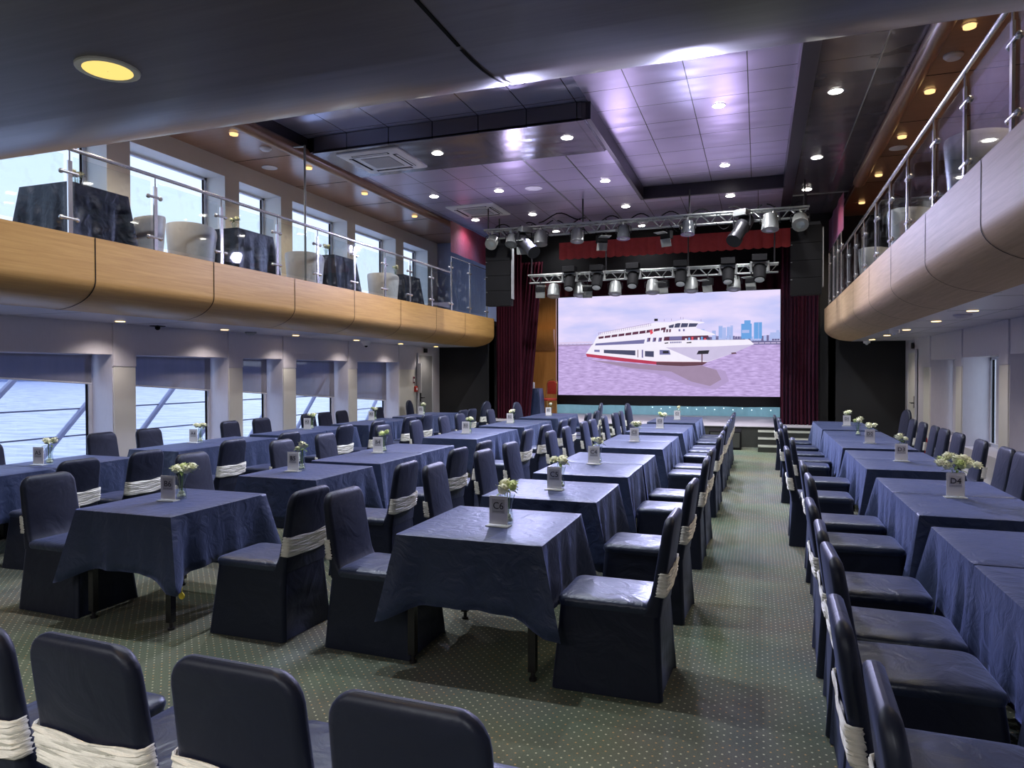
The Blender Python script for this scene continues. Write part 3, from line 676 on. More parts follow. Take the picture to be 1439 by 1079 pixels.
for row,rd in ROWS.items():
    for sign,ys in rd['t']:
        for i,(a,b) in enumerate(ys): table(row,sign,i,len(ys),a,b)
o_=thing('cloth_tag','small yellow tag hanging under the cloth corner of table B6','tag',(-3.46,3.50,.235))
m=MB(); m.lathe([(.008,-.004),(.022,-.004),(.022,.004),(.008,.004)],14,X=Matrix.Rotation(PI/2,4,'X')); m.cyl((0,0,.018),(0,0,.06),.004,n=6); m.build('ring','yellow',o_)

CH=[ # row, side, facing, back-top x function, ys, arched ys
 ('C','on the centre-aisle side of',PI,lambda y:-.43,[3.76,4.91,6.27,7.0,8.5,9.1,10.34,11.0,11.5,12.4,12.9,13.5],[]),
 ('C','on the row B side of',0,lambda y:-2.46,[3.82,5.14,6.2,6.98,8.51,9.28,10.3,10.86,11.8,12.7,13.3],[(-2.62,14.9)]),
 ('D','on the centre-aisle side of',0,lambda y:{1.83:.29,2.39:.255,5.42:.36,6.16:.36,7.37:.28,8.39:.375,9.69:.285,10.3:.36,11.06:.33,12.02:.33,12.85:.28}.get(y,.30),[1.83,2.39,3.18,3.66,4.33,5.42,6.16,7.37,8.39,9.69,10.3,11.06,12.02,12.85],[]),
 ('D','on the wall side of',PI,lambda y:2.27,[7.54,8.0,8.83,9.72,10.41,10.93,11.65,12.35],[(2.45,13.8)]),
 ('B','on the row C side of',PI,lambda y:-2.71-.025*(y-3.8),[3.8,5.15,6.3,7.02,8.65,9.55,10.6,11.25,12.5,13.3],[(-3.22,14.95)]),
 ('B','on the row A side of',0,lambda y:-4.90-.02*(y-3.7),[3.71,5.14,6.46,7.31,8.75,9.8,10.88,11.6,13.2],[(-5.12,14.87)]),
 ('A','on the row B side of',PI,lambda y:-5.50-.005*(y-5),[4.43,5.13,6.31,7.32,8.58,9.49,10.56,11.2,12.84,13.3],[(-5.95,15.2)]),
 ('A','on the window side of',0,lambda y:-7.70,[5.11,6.53,7.25,8.79,9.5,10.78,11.30,11.88,13.27],[(-7.95,15.2)]),
]
for row,side,face,fx,ys,arch in CH:
    grp={}
    for y in ys:
        best=min(ROWS[row]['t'],key=lambda s:abs((s[1][0][0]+s[1][-1][1])/2-y) if not (s[1][0][0]<=y<=s[1][-1][1]) else -1)
        if row=='D' and y<2.9: key='end'
        else: key=best[0]
        grp.setdefault(key,[]).append(y)
    for key,yy in grp.items():
        n=len(yy)
        for i,y in enumerate(sorted(yy)):
            pos='' if n==1 else (', farther from the stage' if i==0 else ', nearer the stage') if n==2 else ', '+['first','second','third','fourth','fifth'][i]+' from the camera'
            nme='table '+key if key not in('end','D5') else ('row D front table' if key=='D5' else 'row D, frame corner')
            lab='navy covered chair %s %s%s'%(side,nme,pos)
            cxx=fx(y)+(.29 if face==0 else -.29)
            place_chair(cxx,y,face,lab,'navy covered chairs along row '+row)
    for x,y in arch:
        place_chair(x+(.29 if face==0 else -.29),y,face+rnd.uniform(-.2,.2),'tall round-backed navy chair %s %s1'%(side.replace(' of',' of the far end of'),row),'round-backed chairs by the stage',True)
for i,(x,y,dr) in enumerate([(-2.24,1.72,.0),(-1.75,1.73,-.03),(-1.25,1.74,-.05),(-.74,1.70,-.06)]):
    place_chair(x,y,PI/2+dr,'navy covered chair seen from behind along the photo bottom, %s from left'%ORD[i],'row of chairs seen from behind')

# ------------------------------------------------------------------ number signs, vases, flowers
def text_mesh(body,size):
    cu=bpy.data.curves.new('txt','FONT'); cu.body=body; cu.size=size; cu.align_x='CENTER'; cu.align_y='CENTER'; cu.extrude=.0006; cu.resolution_u=3
    ob=bpy.data.objects.new('txt',cu); COL.objects.link(ob)
    me=bpy.data.meshes.new_from_object(ob.evaluated_get(bpy.context.evaluated_depsgraph_get()))
    bpy.data.objects.remove(ob); me.materials.clear(); me.materials.append(M['ink']); return me
card_me=MB().lohi((-.058,-.0025,.012),(.058,.0025,.178)).mesh('card',[M['card']],False)
field_me=MB().lohi((-.041,-.0034,.077),(.041,-.0024,.160)).mesh('number_field',[M['card_grey']],False)
cap_me=MB().lohi((-.036,-.0042,.086),(.036,-.003,.090)).mesh('caption_line',[M['ink_faint']],False)
base_me=MB().lohi((-.070,-.035,0),(.070,.035,.006)).mesh('base',[M['acrylic']],False)
sheet_me=MB().lohi((-.060,-.0045,.006),(.060,-.0038,.182)).mesh('acrylic_sheet',[M['clear']],False)
vm=MB(); vm.lathe([(.036,0),(.038,.01),(.036,.04),(.027,.085),(.030,.12),(.044,.165),(.046,.172),(.043,.172),(.028,.12),(.024,.085),(.033,.04),(.034,.012)],20,cap1=True)
vase_me=vm.mesh('vase_body',[M['vase']],True,60)
pm=MB(); 
for a in range(5): pm.sphere((.018*math.cos(a*1.257),.018*math.sin(a*1.257),.024),.0135,8)
for a in range(3): pm.sphere((.010*math.cos(a*2.1+.5),.010*math.sin(a*2.1+.5),.046),.0125,8)
peb_me=pm.mesh('pebble_filling',[M['pebble']])
def blossom_mesh(r,seed,mat):
    R_=random.Random(seed); m=MB(); m.sphere((0,0,r*.25),r*.62,10)
    for layer,(cnt,tilt,len_) in enumerate(((5,.30,.95),(6,.55,1.05),(7,.95,1.05))):
        for i in range(cnt):
            a=2*PI*i/cnt+layer*.5+R_.uniform(-.1,.1); ln=r*len_; rows=[]
            for u in (0,.35,.7,1.0):
                wd=r*.48*math.sin(PI*min(.95,u*.75+.16)); tt=tilt*(.5+.7*u)
                rad=ln*u*math.sin(tt)+r*.10; z=ln*u*math.cos(tt)-r*.2
                row=[]
                for v in (-1,-.4,.4,1):
                    aa=a+v*wd/max(rad,.3*r)*.8
                    row.append((math.cos(aa)*(rad-.1*r*v*v),math.sin(aa)*(rad-.1*r*v*v),z+.08*r*v*v))
                rows.append(row)
            m.rings(rows,0,closed=False)
    return m.mesh('blossom',[M[mat]],True,70)
BL=[blossom_mesh(.052,1,'petal'),blossom_mesh(.046,2,'petal'),blossom_mesh(.040,3,'petal2'),blossom_mesh(.034,4,'petal')]
lm=MB(); lm.rings([[(-.004,0,0),(0,.0,.002),(.004,0,0)],[(-.014,.03,.008),(0,.03,.004),(.014,.03,.008)],[(-.010,.06,.006),(0,.06,.002),(.010,.06,.006)],[(-.001,.085,-.008),(0,.085,-.01),(.001,.085,-.008)]],0,closed=False); leaf_me=lm.mesh('leaf',[M['leaf']])
sm=MB()
for a in range(3): sm.tube([(.008*math.cos(a*2.1),.008*math.sin(a*2.1),.05),(.012*math.cos(a*2.1),.012*math.sin(a*2.1),.12),(.02*math.cos(a*2.1),.02*math.sin(a*2.1),.19)],.0028,5)
stem_me=sm.mesh('stems',[M['leaf']])
flbl={'C6':'three','C5':'several','C4':'two','C3':'two','C2':'a few','C1':'one'}
def bouquet(x,y,z,where,seed,n,big=1.0):
    R_=random.Random(seed)
    b=thing('flower_bouquet','cream white flowers in the glass vase '+where,'flowers',(x,y,z),R_.uniform(0,6),'cream flower bouquets')
    mobj('stems',stem_me,b)
    for i in range(n):
        a=2*PI*i/n+R_.uniform(-.4,.4); rr=(.030+.018*R_.random())*big if n>1 else .008
        if n>4 and i%2: rr*=1.6
        if n>10 and i%3==0: rr*=.45
        o=mobj('blossom',BL[R_.choice([0,0,1,2,3]) if n>1 else 0],b,(rr*math.cos(a),rr*math.sin(a),.19+R_.uniform(-.008,.03)+.012*big+(.05 if n>10 and i%3==0 else 0)))
        o.rotation_euler=(R_.uniform(-.2,.2)-math.sin(a)*.45,R_.uniform(-.2,.2)+math.cos(a)*.45,R_.uniform(0,6))
    for i in range(4):
        o=mobj('leaf',leaf_me,b,(0,0,.185)); o.rotation_euler=(R_.uniform(-.2,.5),0,2*PI*i/4+R_.uniform(-.4,.4))
def vase(x,y,z,where):
    v=thing('flower_vase','small waisted clear glass vase '+where,'vase',(x,y,z),0,'small glass vases'); mobj('vase_body',vase_me,v); mobj('pebble_filling',peb_me,v)
SG={'C6':(-1.44,3.86),'C5':(-1.48,5.2),'C4':(-1.53,6.8),'C3':(-1.53,9.2),'C2':(-1.5,11.5),'C1':(-1.46,13.7),'B6':(-3.95,3.88),'B5':(-4.04,5.42),'B4':(-4.07,7.0),'B3':(-4.12,9.65),'B2':(-4.2,11.85),'B1':(-4.17,14.2),'A5':(-6.72,4.99),'A4':(-6.95,7.25),'A3':(-6.88,9.6),'A2':(-7.0,11.8),'A1':(-6.93,13.75),'D1':(1.41,13.0),'D2':(1.34,9.9),'D3':(1.37,8.0),'D4':(1.34,5.80)}
for q,(s,(x,y)) in enumerate(SG.items()):
    z=TH+.0125
    t=thing('table_number_sign','white table number card reading %s'%s,'sign',(x,y,z),rnd.uniform(-.1,.1)+(.25 if s[0] in'AB' else 0)*.6,'table number cards')
    mobj('base',base_me,t); cd=mobj('card',card_me,t); mobj('number_field',field_me,cd); mobj('caption_line',cap_me,cd); mobj('acrylic_sheet',sheet_me,t)
    n=mobj('number',text_mesh(s,.058),cd,(0,-.0045,.120)); n.rotation_euler=(PI/2,0,0); n['label']='dark number '+s
    big=s=='D4'; ox,oy=(.02,.10)
    vase(x+ox,y+oy,z,'behind card '+s); bouquet(x+ox,y+oy,z,'behind card '+s,100+q,16 if big else {'C6':4,'B6':6,'C1':1,'B1':1,'B2':2}.get(s,3),2.1 if big else 1.0)
vase(1.35,11.1,TH+.0125,'standing alone between cards D1 and D2'); bouquet(1.35,11.1,TH+.0125,'standing alone between cards D1 and D2',77,3)

# ------------------------------------------------------------------ stage
ST=.47
struct(MB().lohi((-6.5,16.32,0),(1.4,20.35,ST-.02)).build('stage_platform','stage_front',smooth=False))
struct(MB().lohi((-6.5,16.30,ST-.02),(1.4,20.35,ST)).build('stage_floor','stage_top',smooth=False))
def steps(x0,x1,label):
    t=thing('stage_steps',label,'steps',((x0+x1)/2,16.3,0),0,'stage steps'); w=(x1-x0)/2
    for i in range(3):
        h=ST*(3-i)/3.6+.01; y1=-.02-.30*i
        st_=MB().lohi((-w,y1-.30,0),(w,y1,h)).build('step','stage_front',t,smooth=False)
        MB().lohi((-w,y1-.305,h-.035),(w,y1-.25,h+.003)).build('nosing','nosing',st_,smooth=False)
steps(0.0,1.15,'low dark stage steps with white nosings at the end of the aisle')
steps(-3.7,-2.6,'low dark stage steps with white nosings between rows B and C')
t=thing('stage_monitor','black wedge monitor speaker on the carpet against the stage','speaker',(-.66,15.95,0))
MB().prism([(-.28,0),(.24,0),(.28,.18),(.10,.43),(-.24,.38)],-.34,.32,'x').build('cabinet','black',t,smooth=False)
m=MB(); m.prism([(-.262,.05),(-.285,.05),(-.262,.36),(-.24,.36)],-.31,.29,'x'); m.build('grille','stage_front',t,smooth=False)
# LED wall
t=thing('led_screen','large LED wall showing a white cruise ship on a lilac river','screen',(0,20.0,0))
m=MB(); m.lohi((-5.62,.0,.72),(.62,.3,1.0)); m.lohi((-5.62,-.005,3.86),(.62,.3,3.95)); m.lohi((-5.62,0,1.0),(-5.57,.3,3.86)); m.lohi((.565,0,1.0),(.62,.3,3.86)); m.lohi((-5.57,.02,1.0),(.565,.3,3.86)); m.build('frame','black_gloss',t,smooth=False)
pics=[]; pm_=MB(); mats=[]
def poly(mat,pts,lay):
    if mat not in mats: mats.append(mat)
    i=mats.index(mat); y=.018-.0006*lay
    pm_.add([(x,y,z) for x,z in pts],[tuple(range(len(pts)))],i)
def rectp(mat,x0,x1,z0,z1,lay): poly(mat,[(x0,z0),(x1,z0),(x1,z1),(x0,z1)],lay)
HZ=2.425
poly('sky',[(-5.57,2.45),(.565,2.40),(.565,3.86),(-5.57,3.86)],0); poly('pwater',[(-5.57,1.0),(.565,1.0),(.565,2.40),(-5.57,2.45)],0)
poly('bridge_pale',[(-5.57,2.49),(-4.55,2.52),(-4.55,2.56),(-5.57,2.55)],1); poly('rail_pic',[(-5.57,2.43),(-4.5,2.44),(-4.5,2.49),(-5.57,2.48)],1)
for i in range(9): rectp('rail_pic',-5.5+i*.12,-5.48+i*.12,2.45,2.50,2)
poly('shore',[(-1.33,2.54),(-.14,2.40),(.565,2.40),(.565,2.49),(.2,2.50),(-1.33,2.64)],1)
poly('shore_pale',[(-.2,2.43),(.565,2.43),(.565,2.455),(-.2,2.455)],2)
for x in (.0,.15,.3,.45): rectp('shore',x,x+.02,2.40,2.46,3)
R_=random.Random(5)
for i in range(26): 
    x=-1.2+i*.067; rectp(R_.choice(['bld_pale','shore','shore']),x,x+.06,2.50,2.62+R_.random()*.05,1.2 if False else 1)
for (a,b,z) in ((-.44,-.17,2.97),(-.36,-.20,3.06),(-.11,.09,3.0)): rectp('bld',a,b,2.56,z,2)
rectp('bld_pale',-.42,-.23,2.72,2.80,3); rectp('bld_pale',-.12,-.11,2.56,2.98,3); rectp('bld_pale',.0,.012,2.56,2.99,3)
for (a,b,z) in ((-1.03,-.92,2.93),(-.93,-.83,2.88),(-.81,-.73,2.9),(-.72,-.65,2.93),(.30,.565,2.72),(.45,.53,2.78),(-1.5,-1.4,2.85),(-1.2,-1.1,2.8)): rectp('bld_pale',a,b,2.55,z,2)
for k in range(4): rectp('bld',-1.01+.02*k,-1.003+.02*k,2.6,2.9,3); rectp('bld',-.795+.035*k,-.788+.035*k,2.6,2.88,3)
poly('refl2',[(-4.62,2.02),(-2.7,1.84),(-1.45,1.82),(-.85,1.70),(-.75,1.42),(-1.1,1.18),(-1.85,1.30),(-2.6,1.60),(-3.6,1.78)],.6)
poly('refl',[(-4.6,2.02),(-2.7,1.86),(-1.45,1.84),(-1.08,1.72),(-.95,1.46),(-1.25,1.28),(-1.75,1.40),(-2.3,1.68),(-3.4,1.78)],1)
# ship, bow to the right
poly('ship_red',[(-4.74,2.21),(-4.71,2.12),(-3.78,1.99),(-2.71,1.88),(-1.46,1.86),(-1.31,1.94),(-2.71,1.97)],3)
poly('ship_dark',[(-2.71,1.87),(-2.0,1.83),(-1.46,1.85),(-1.31,1.94),(-2.0,1.945),(-2.71,1.955)],4)
poly('ship_white',[(-4.74,2.21),(-4.56,2.46),(-2.53,2.62),(-2.49,2.55),(-.24,2.54),(-.11,2.42),(-.63,2.18),(-1.31,1.945),(-2.0,1.95),(-2.71,1.965),(-3.7,2.08)],3.5)
poly('ship_shade',[(-2.45,2.355),(-1.16,2.365),(-.12,2.405),(-.63,2.18),(-1.31,1.955),(-1.7,2.02)],5)
poly('ship_white',[(-4.56,2.42),(-4.41,2.70),(-2.93,2.96),(-2.36,3.0),(-2.29,2.65),(-2.50,2.48)],4.2)
poly('ship_white',[(-4.41,2.7),(-4.24,2.82),(-2.93,3.02),(-2.71,3.07),(-2.27,3.06),(-1.61,2.88),(-1.21,2.74),(-1.12,2.70),(-2.49,2.66)],4.4)
poly('ship_white',[(-2.5,2.9),(-2.4,3.05),(-1.93,3.13),(-1.42,3.04),(-1.40,3.02),(-1.59,2.99),(-1.62,2.88),(-1.7,2.72),(-2.4,2.7)],4.6)
poly('win_brown',[(-4.37,2.69),(-3.0,2.85),(-2.45,2.925),(-2.45,2.86),(-3.0,2.77),(-4.36,2.63)],6)
for i in range(9):
    x=-4.22+i*.2; z=2.64+(x+4.37)*.117; poly('ship_white',[(x,z-.02),(x+.03,z-.02),(x+.045,z+.085),(x+.015,z+.085)],7)
poly('win_grey',[(-4.45,2.50),(-3.03,2.59),(-3.06,2.475),(-4.47,2.44)],6)
poly('win_dark',[(-4.21,2.315),(-3.3,2.285),(-3.3,2.14),(-4.21,2.22)],6); poly('win_dark',[(-3.03,2.265),(-2.78,2.255),(-2.78,2.09),(-3.03,2.11)],6); poly('win_grey',[(-4.49,2.32),(-4.33,2.315),(-4.33,2.25),(-4.49,2.26)],6)
poly('win_grey',[(-2.62,2.29),(-2.35,2.28),(-2.31,2.14),(-2.62,2.14)],6); poly('ink_pic',[(-2.53,2.26),(-2.38,2.26),(-2.36,2.19),(-2.53,2.19)],7); poly('ship_white',[(-2.62,2.155),(-2.31,2.155),(-2.31,2.13),(-2.62,2.13)],7)
poly('ship_dark',[(-3.24,2.30),(-3.22,2.30),(-3.22,2.08),(-3.24,2.09)],6); poly('win_grey',[(-3.12,2.30),(-3.08,2.30),(-3.08,2.07),(-3.12,2.08)],6)
poly('win_dark',[(-2.37,2.965),(-2.12,3.03),(-1.57,3.01),(-1.63,2.92),(-2.36,2.90)],7)
for x in (-2.25,-2.08,-1.87): poly('ship_white',[(x,2.88),(x+.025,2.88),(x+.07,3.05),(x+.045,3.05)],8)
for x in (-2.52,-2.44,-2.36): poly('win_brown',[(x,2.78),(x+.05,2.785),(x+.055,2.87),(x+.005,2.865)],7)
for x in (-2.1,-1.98): poly('win_grey',[(x,2.80),(x+.05,2.80),(x+.05,2.86),(x,2.86)],7)
for i,x in enumerate((-2.98,-2.82,-2.66)): poly('win_grey',[(x,2.52),(x+.09,2.525),(x+.11,2.64),(x+.02,2.635)],7); poly('win_brown',[(x+.05,2.55),(x+.09,2.55),(x+.10,2.63),(x+.06,2.63)],8)
poly('win_brown',[(-2.49,2.655),(-1.95,2.68),(-1.31,2.68),(-1.25,2.56),(-2.51,2.545)],7); poly('win_grey',[(-2.35,2.66),(-2.01,2.68),(-2.01,2.56),(-2.35,2.56)],8)
for i in range(8): x=-1.92+i*.085; rectp(['ship_white','bld','flag','win_dark'][i%4],x,x+.05,2.555,2.60+.02*(i%3),8)
poly('ship_white',[(-2.55,2.70),(-1.35,2.715),(-1.10,2.695),(-1.14,2.675),(-2.5,2.66)],9)
poly('ship_white',[(-2.52,2.545),(-.24,2.54),(-.17,2.48),(-2.52,2.44)],9)
poly('ink_pic',[(-1.56,2.255),(-1.27,2.265),(-1.30,2.165),(-1.61,2.155)],9); rectp('ship_dark',-1.48,-1.45,1.86,2.16,9); poly('ship_dark',[(-.7,2.19),(-.58,2.20),(-.55,2.16),(-.68,2.15)],9)
poly('win_grey',[(-2.33,2.515),(-2.02,2.52),(-2.02,2.475),(-2.33,2.47)],10)
for i in range(9): rectp('ship_white',-2.30+i*.032,-2.29+i*.032,2.47,2.52,11)
poly('ink_pic',[(-2.48,2.49),(-2.38,2.50),(-2.38,2.47),(-2.48,2.46)],10); poly('ink_pic',[(-1.88,2.49),(-1.75,2.505),(-1.75,2.47),(-1.88,2.465)],10)
poly('flag',[(-2.9,2.84),(-2.83,2.86),(-2.80,2.77),(-2.87,2.72)],9)
rectp('ink_pic',-2.77,-2.67,3.10,3.17,6)
for i in range(28):
    x=-4.36+i*.055; z=2.735+(x+4.36)*.155; rectp('rail_pic',x,x+.012,z,z+.075,5)
poly('rail_pic',[(-4.38,2.79),(-2.9,3.035),(-2.9,3.045),(-4.38,2.80)],5)
for x,z in ((-2.05,3.14),(-1.98,3.13),(-1.5,3.06),(-2.3,3.1),(-2.5,3.09)): rectp('rail_pic',x,x+.012,z,z+.06,5)
pm_.build('picture',mats,t,smooth=False)
# blue skirt below the LED wall
t=thing('stage_backcloth','shiny turquoise cloth strip with tiny lights below the LED screen','cloth',(-2.5,19.93,ST))
m=MB(); R=[]
for i in range(140):
    x=-3.1+6.2*i/139; R.append([(x,.012*math.sin(i*.9)+.008*math.sin(i*.37)+(0 if z_>.01 else -.02),z_) for z_ in (.0,.12,.22,.25+.006*math.sin(i*.2))])
m.rings(R,0,closed=False); m.build('strip','turquoise',t)
for i in range(14): MB().sphere((-.3+i*.24,-.03,.17 if i%2 else .21),.011,6).build('light_bead','spark',t)

def pleated(name,label,x0,x1,y,z0,z1,npl,amp,mat,cat='curtain',wid=None,group=None,lean=0,flare=.0):
    t=thing(name,label,cat,((x0+x1)/2,y,z0),0,group); m=MB(); n=npl*10; h=(x1-x0)/2; R=[]
    R_=random.Random(len(label)); ph=[R_.uniform(0,6) for _ in range(4)]
    for kz in range(9):
        u=kz/8; z=(z1-z0)*u; row=[]
        for i in range(n+1):
            s=i/n; x=-h+2*h*s; xx=x*(1+flare*(1-u)**1.5)+lean*(1-u)
            a=amp*(1+.25*math.sin(3*s*PI+ph[0]))
            row.append((xx,a*math.sin(2*PI*npl*s+.5*math.sin(u*2+ph[1]))+.35*a*math.sin(2*PI*npl*.37*s+ph[2]),z))
        R.append(row)
    m.rings(R,0,closed=False); o=m.build('drape',mat,t,angle=70); return t
pleated('stage_curtain','tall maroon velvet stage curtain beside the black wall near row A',-6.40,-5.72,17.05,ST,4.72,9,.055,'maroon')
pleated('stage_curtain','second maroon velvet curtain hanging just behind the first beside the small table',-5.86,-5.22,17.3,ST,4.5,7,.05,'maroon',lean=-.36)
pleated('stage_curtain','tall maroon velvet stage curtain at the end of row D',.47,1.27,17.05,ST,4.9,10,.055,'maroon')
pleated('stage_border','dark maroon border drape hanging above the LED screen',-5.5,.6,18.5,3.72,4.55,26,.02,'maroon_dark','curtain')
# scalloped crimson valance
t=thing('scalloped_valance','bright crimson scalloped valance behind the lighting truss','curtain',(-1.95,16.5,4.38))
m=MB(); R=[]
for i in range(27*6+1):
    s=i/(27*6); ph=(i%6)/6
    b=.0+.03*(1-math.sin(PI*ph)); R.append([(-2.62+5.24*s,-.02*math.sin(PI*ph),b),(-2.62+5.24*s,-.03*math.sin(PI*ph),.18),(-2.62+5.24*s,-.012*math.sin(PI*ph),.42)])
m.rings(R,0,closed=False); m.build('swag','crimson',t,angle=25)
# black borders above
slab('border_black',-6.5,1.4,17.6,17.64,4.05,5.2,'black')
for X,lab,y0,y1 in ((-6.5,'crimson side curtain hanging over the end of the balcony beside the windows',14.4,17.3),(1.5,'crimson side curtain hanging over the stage end of the balcony above row D',14.5,17.3)):
    t=thing('side_valance',lab,'curtain',(X,(y0+y1)/2,4.36)); m=MB(); R=[]
    for i in range(41):
        s=i/40; R.append([(.012*math.sin(s*17),-(y1-y0)/2+(y1-y0)*s,z) for z in (0,.4,.70)])
    m.rings(R,0,closed=False); m.build('drape','crimson2',t)
struct(MB().lohi((XL-.3,17.30,BFL),(-6.5,17.38,ZB)).build('wall_end_left_upper','pale_blue',smooth=False))
# small side balcony nose on stage wood wall
m=MB(); R=[]
for x in (-6.5,-5.52): R.append([(x,19.5-.02-.16*math.sin(min(PI/2,(z-2.3)*3.2)) if z>2.3 else 19.49,z) for z in (2.3,2.36,2.45,2.55,2.7,2.9)]+[(x,19.52,2.9),(x,19.52,2.3)])
m.rings(R,0); struct(m.build('trim_100','wood_red'))
# small covered table with box, and gold banquet chair, on the stage
t=thing('side_table','small navy-covered table beside the stage curtain','table',(-5.62,17.85,ST))
m=MB(); R=[]
for z,e in ((.0,.05),(.3,.03),(.55,.015),(.755,0),(.77,-.005)): R.append([(p[0]+.012*math.sin(j*1.9)*(1 if z<.7 else 0),p[1],p[2]) for j,p in enumerate(rrect(0,0,.17+e,.2+e,.03,z,7))])
m.rings(R,0); m.build('cover','cloth',t)
t=thing('white_bottle_box','white box with bottles standing on the small covered table','box',(-5.68,17.8,ST+.771)); m=MB(); m.lohi((-.07,-.06,0),(.06,.06,.16)); m.build('carton','card',t,smooth=False); MB().cyl((.02,-.03,.16),(.02,-.03,.24),.02,n=10).build('bottle_top','silver_paint',t)
t=thing('gold_banquet_chair','gold framed banquet chair with red back beside the small table','chair',(-5.42,18.3,ST),-.4)
for sx in(-1,1):
    for sy in(-1,1): MB().tube([(sx*.18,sy*.19,0),(sx*.17,sy*.19,.44)] if sy<0 else [(sx*.18,sy*.21,0),(sx*.18,sy*.19,.44),(sx*.175,sy*.23,.9)],.014).build('leg','gold',t)
m=MB(); m.tube([(-.175,.23,.88),(-.15,.24,.96),(0,.245,1.0),(.15,.24,.96),(.175,.23,.88)],.016); m.build('back_frame','gold',t)
m=MB(); m.prism([(-.155,.60),(.155,.60),(.155,.90),(.09,.96),(-.09,.96),(-.155,.90)],.205,.245,'y'); m.build('back_pad','red_fab',t,bevel=.01)
m=MB(); m.lohi((-.2,-.21,.43),(.2,.2,.49)); m.build('seat','red_fab',t,bevel=.015)

# ------------------------------------------------------------------ truss and lights above the stage
def truss(name,label,x0,x1,y,z,s=.22,r=.022):
    t=thing(name,label,'truss',((x0+x1)/2,y,z)); h=(x1-x0)/2
    for dy,dz in ((0,0),(s,0),(s/2,-s*.8)): MB().cyl((-h,dy,dz),(h,dy,dz),r,n=10).build('chord','alu',t)
    m=MB(); n=int((x1-x0)/.32)
    for i in range(n):
        a=-h+2*h*i/n; b=-h+2*h*(i+.5)/n; c=-h+2*h*(i+1)/n
        m.cyl((a,0,0),(b,s/2,-s*.8),.010,n=6); m.cyl((b,s/2,-s*.8),(c,0,0),.010,n=6); m.cyl((a,s,0),(b,s/2,-s*.8),.010,n=6); m.cyl((a,0,0),(b,s,0),.008,n=6)
    m.build('lacing','alu',t)
    for x in (-h+.08,-h*.33,h*.33,h-.08):
        MB().cyl((x,.05,0),(x,.05,5.2-z),.016,n=8).build('hanger','dark_metal',t)
    return t
TR=truss('lighting_truss','front silver lighting truss hanging under the ceiling before the stage',-5.54,.88,14.0,4.70)
truss('lighting_truss','rear silver lighting truss hanging above the stage behind the crimson valance',-5.2,.4,16.0,3.98)
# cables looping along the front truss
m=MB()
R_=random.Random(3)
for i in range(9):
    x=-5.3+i*.68; m.tube([(x+.6*u,14.06+.05*math.sin(u*5+i),4.72+.07*math.sin(u*PI*2+i)+.03) for u in [k/10 for k in range(11)]],.011,6)
for i in range(7):
    x=-5.1+i*.86; m.tube([(x+.32*u,14.0+.2*u,4.66-.16*math.sin(u*PI)-.02*i%3) for u in [k/8 for k in range(9)]],.008,5)
m.tube([(-4.35+.1*k,14.1,4.79+.17*math.sin(k*PI/9)**2) for k in range(10)],.012,6)
o=m.build('cable','black',TR); o.location=(-TR.location.x,-TR.location.y,-TR.location.z)
def par(y,z,x,label,size=.11,tilt=-.5,pan=0,body='silver_paint',name='stage_par_light'):
    t=thing(name,label,'stage light',(x,y,z),pan,'stage lights on the trusses')
    MB().box((0,0,-.03),(.03,.06,.06)).build('clamp','alu',t,smooth=False)
    m=MB(); m.tube([(-size*1.15,0,-.22),(-size*1.15,0,-.10),(-size*.5,0,-.06),(size*.5,0,-.06),(size*1.15,0,-.10),(size*1.15,0,-.22)],.009,6); m.build('yoke','dark_metal',t)
    X=Matrix.Translation((0,0,-.22))@Matrix.Rotation(PI/2+PI/2-.0+tilt,4,'X')
    b=MB(); b.lathe([(size*.35,-size*1.3),(size*.8,-size*1.1),(size*.98,-size*.3),(size,size*.7),(size*1.04,size*.75),(size*1.04,size*.9),(size*.9,size*.9)],18,X=X); bo_=b.build('body',body,t)
    l=MB(); l.lathe([(.001,size*.93),(size*.5,size*.91),(size*.9,size*.86)],18,X=X,cap0=False,cap1=False); l.build('lens','lens',bo_)
    return t
for i,(x,sz,tl,bd) in enumerate([(-5.36,.125,-.9,'grey_white'),(-4.92,.12,-.5,'silver_paint'),(-4.28,.14,-.2,'silver_paint'),(-3.50,.13,-.2,'silver_paint'),(-2.55,.13,-.15,'lens_dark'),(-1.30,.13,-.15,'lens_dark'),(.20,.15,-.2,'silver_paint'),(.72,.14,-.8,'grey_white')]):
    par(14.02,4.66,x,'round par light on the front truss, %s along from the window end'%ORD[i],sz,tl,0,bd)
for i,x in enumerate([-4.62,-3.98,-3.15,-2.3,-1.45,-.55]):
    par(16.05,3.80,x+.04,'silver par light on the rear truss, %s along from the window end'%ORD[i],.145,-.25,0,'silver_paint')
def mover(x,y,z,label,s=1.0):
    t=thing('moving_head_light',label,'stage light',(x,y,z),0,'stage lights on the trusses')
    MB().box((0,0,-.05*s),(.22*s,.20*s,.10*s)).build('base','black',t,bevel=.01)
    m=MB(); m.tube([(-.12*s,0,-.26*s),(-.125*s,0,-.12*s),(.125*s,0,-.12*s),(.12*s,0,-.26*s)],.03*s,8); m.build('yoke','silver_paint',t)
    X=Matrix.Translation((0,0,-.26*s))@Matrix.Rotation(PI-.5,4,'X')
    m=MB(); m.lathe([(.05*s,-.13*s),(.09*s,-.10*s),(.095*s,.05*s),(.085*s,.14*s),(.07*s,.15*s)],16,X=X); bo_=m.build('head','black',t)
    m=MB(); m.lathe([(.001,.156*s),(.07*s,.15*s)],16,X=X,cap0=False,cap1=False); m.build('lens','lens',bo_)
for i,x in enumerate([-4.15,-3.5,-2.68,-1.62,-.62]): mover(x,15.9,4.12,'black moving head light on the rear truss, %s along from the window end'%ORD[i],1.35)
mover(.02,15.9,4.16,'black moving head light on the rear truss at the end nearest row D',1.4)
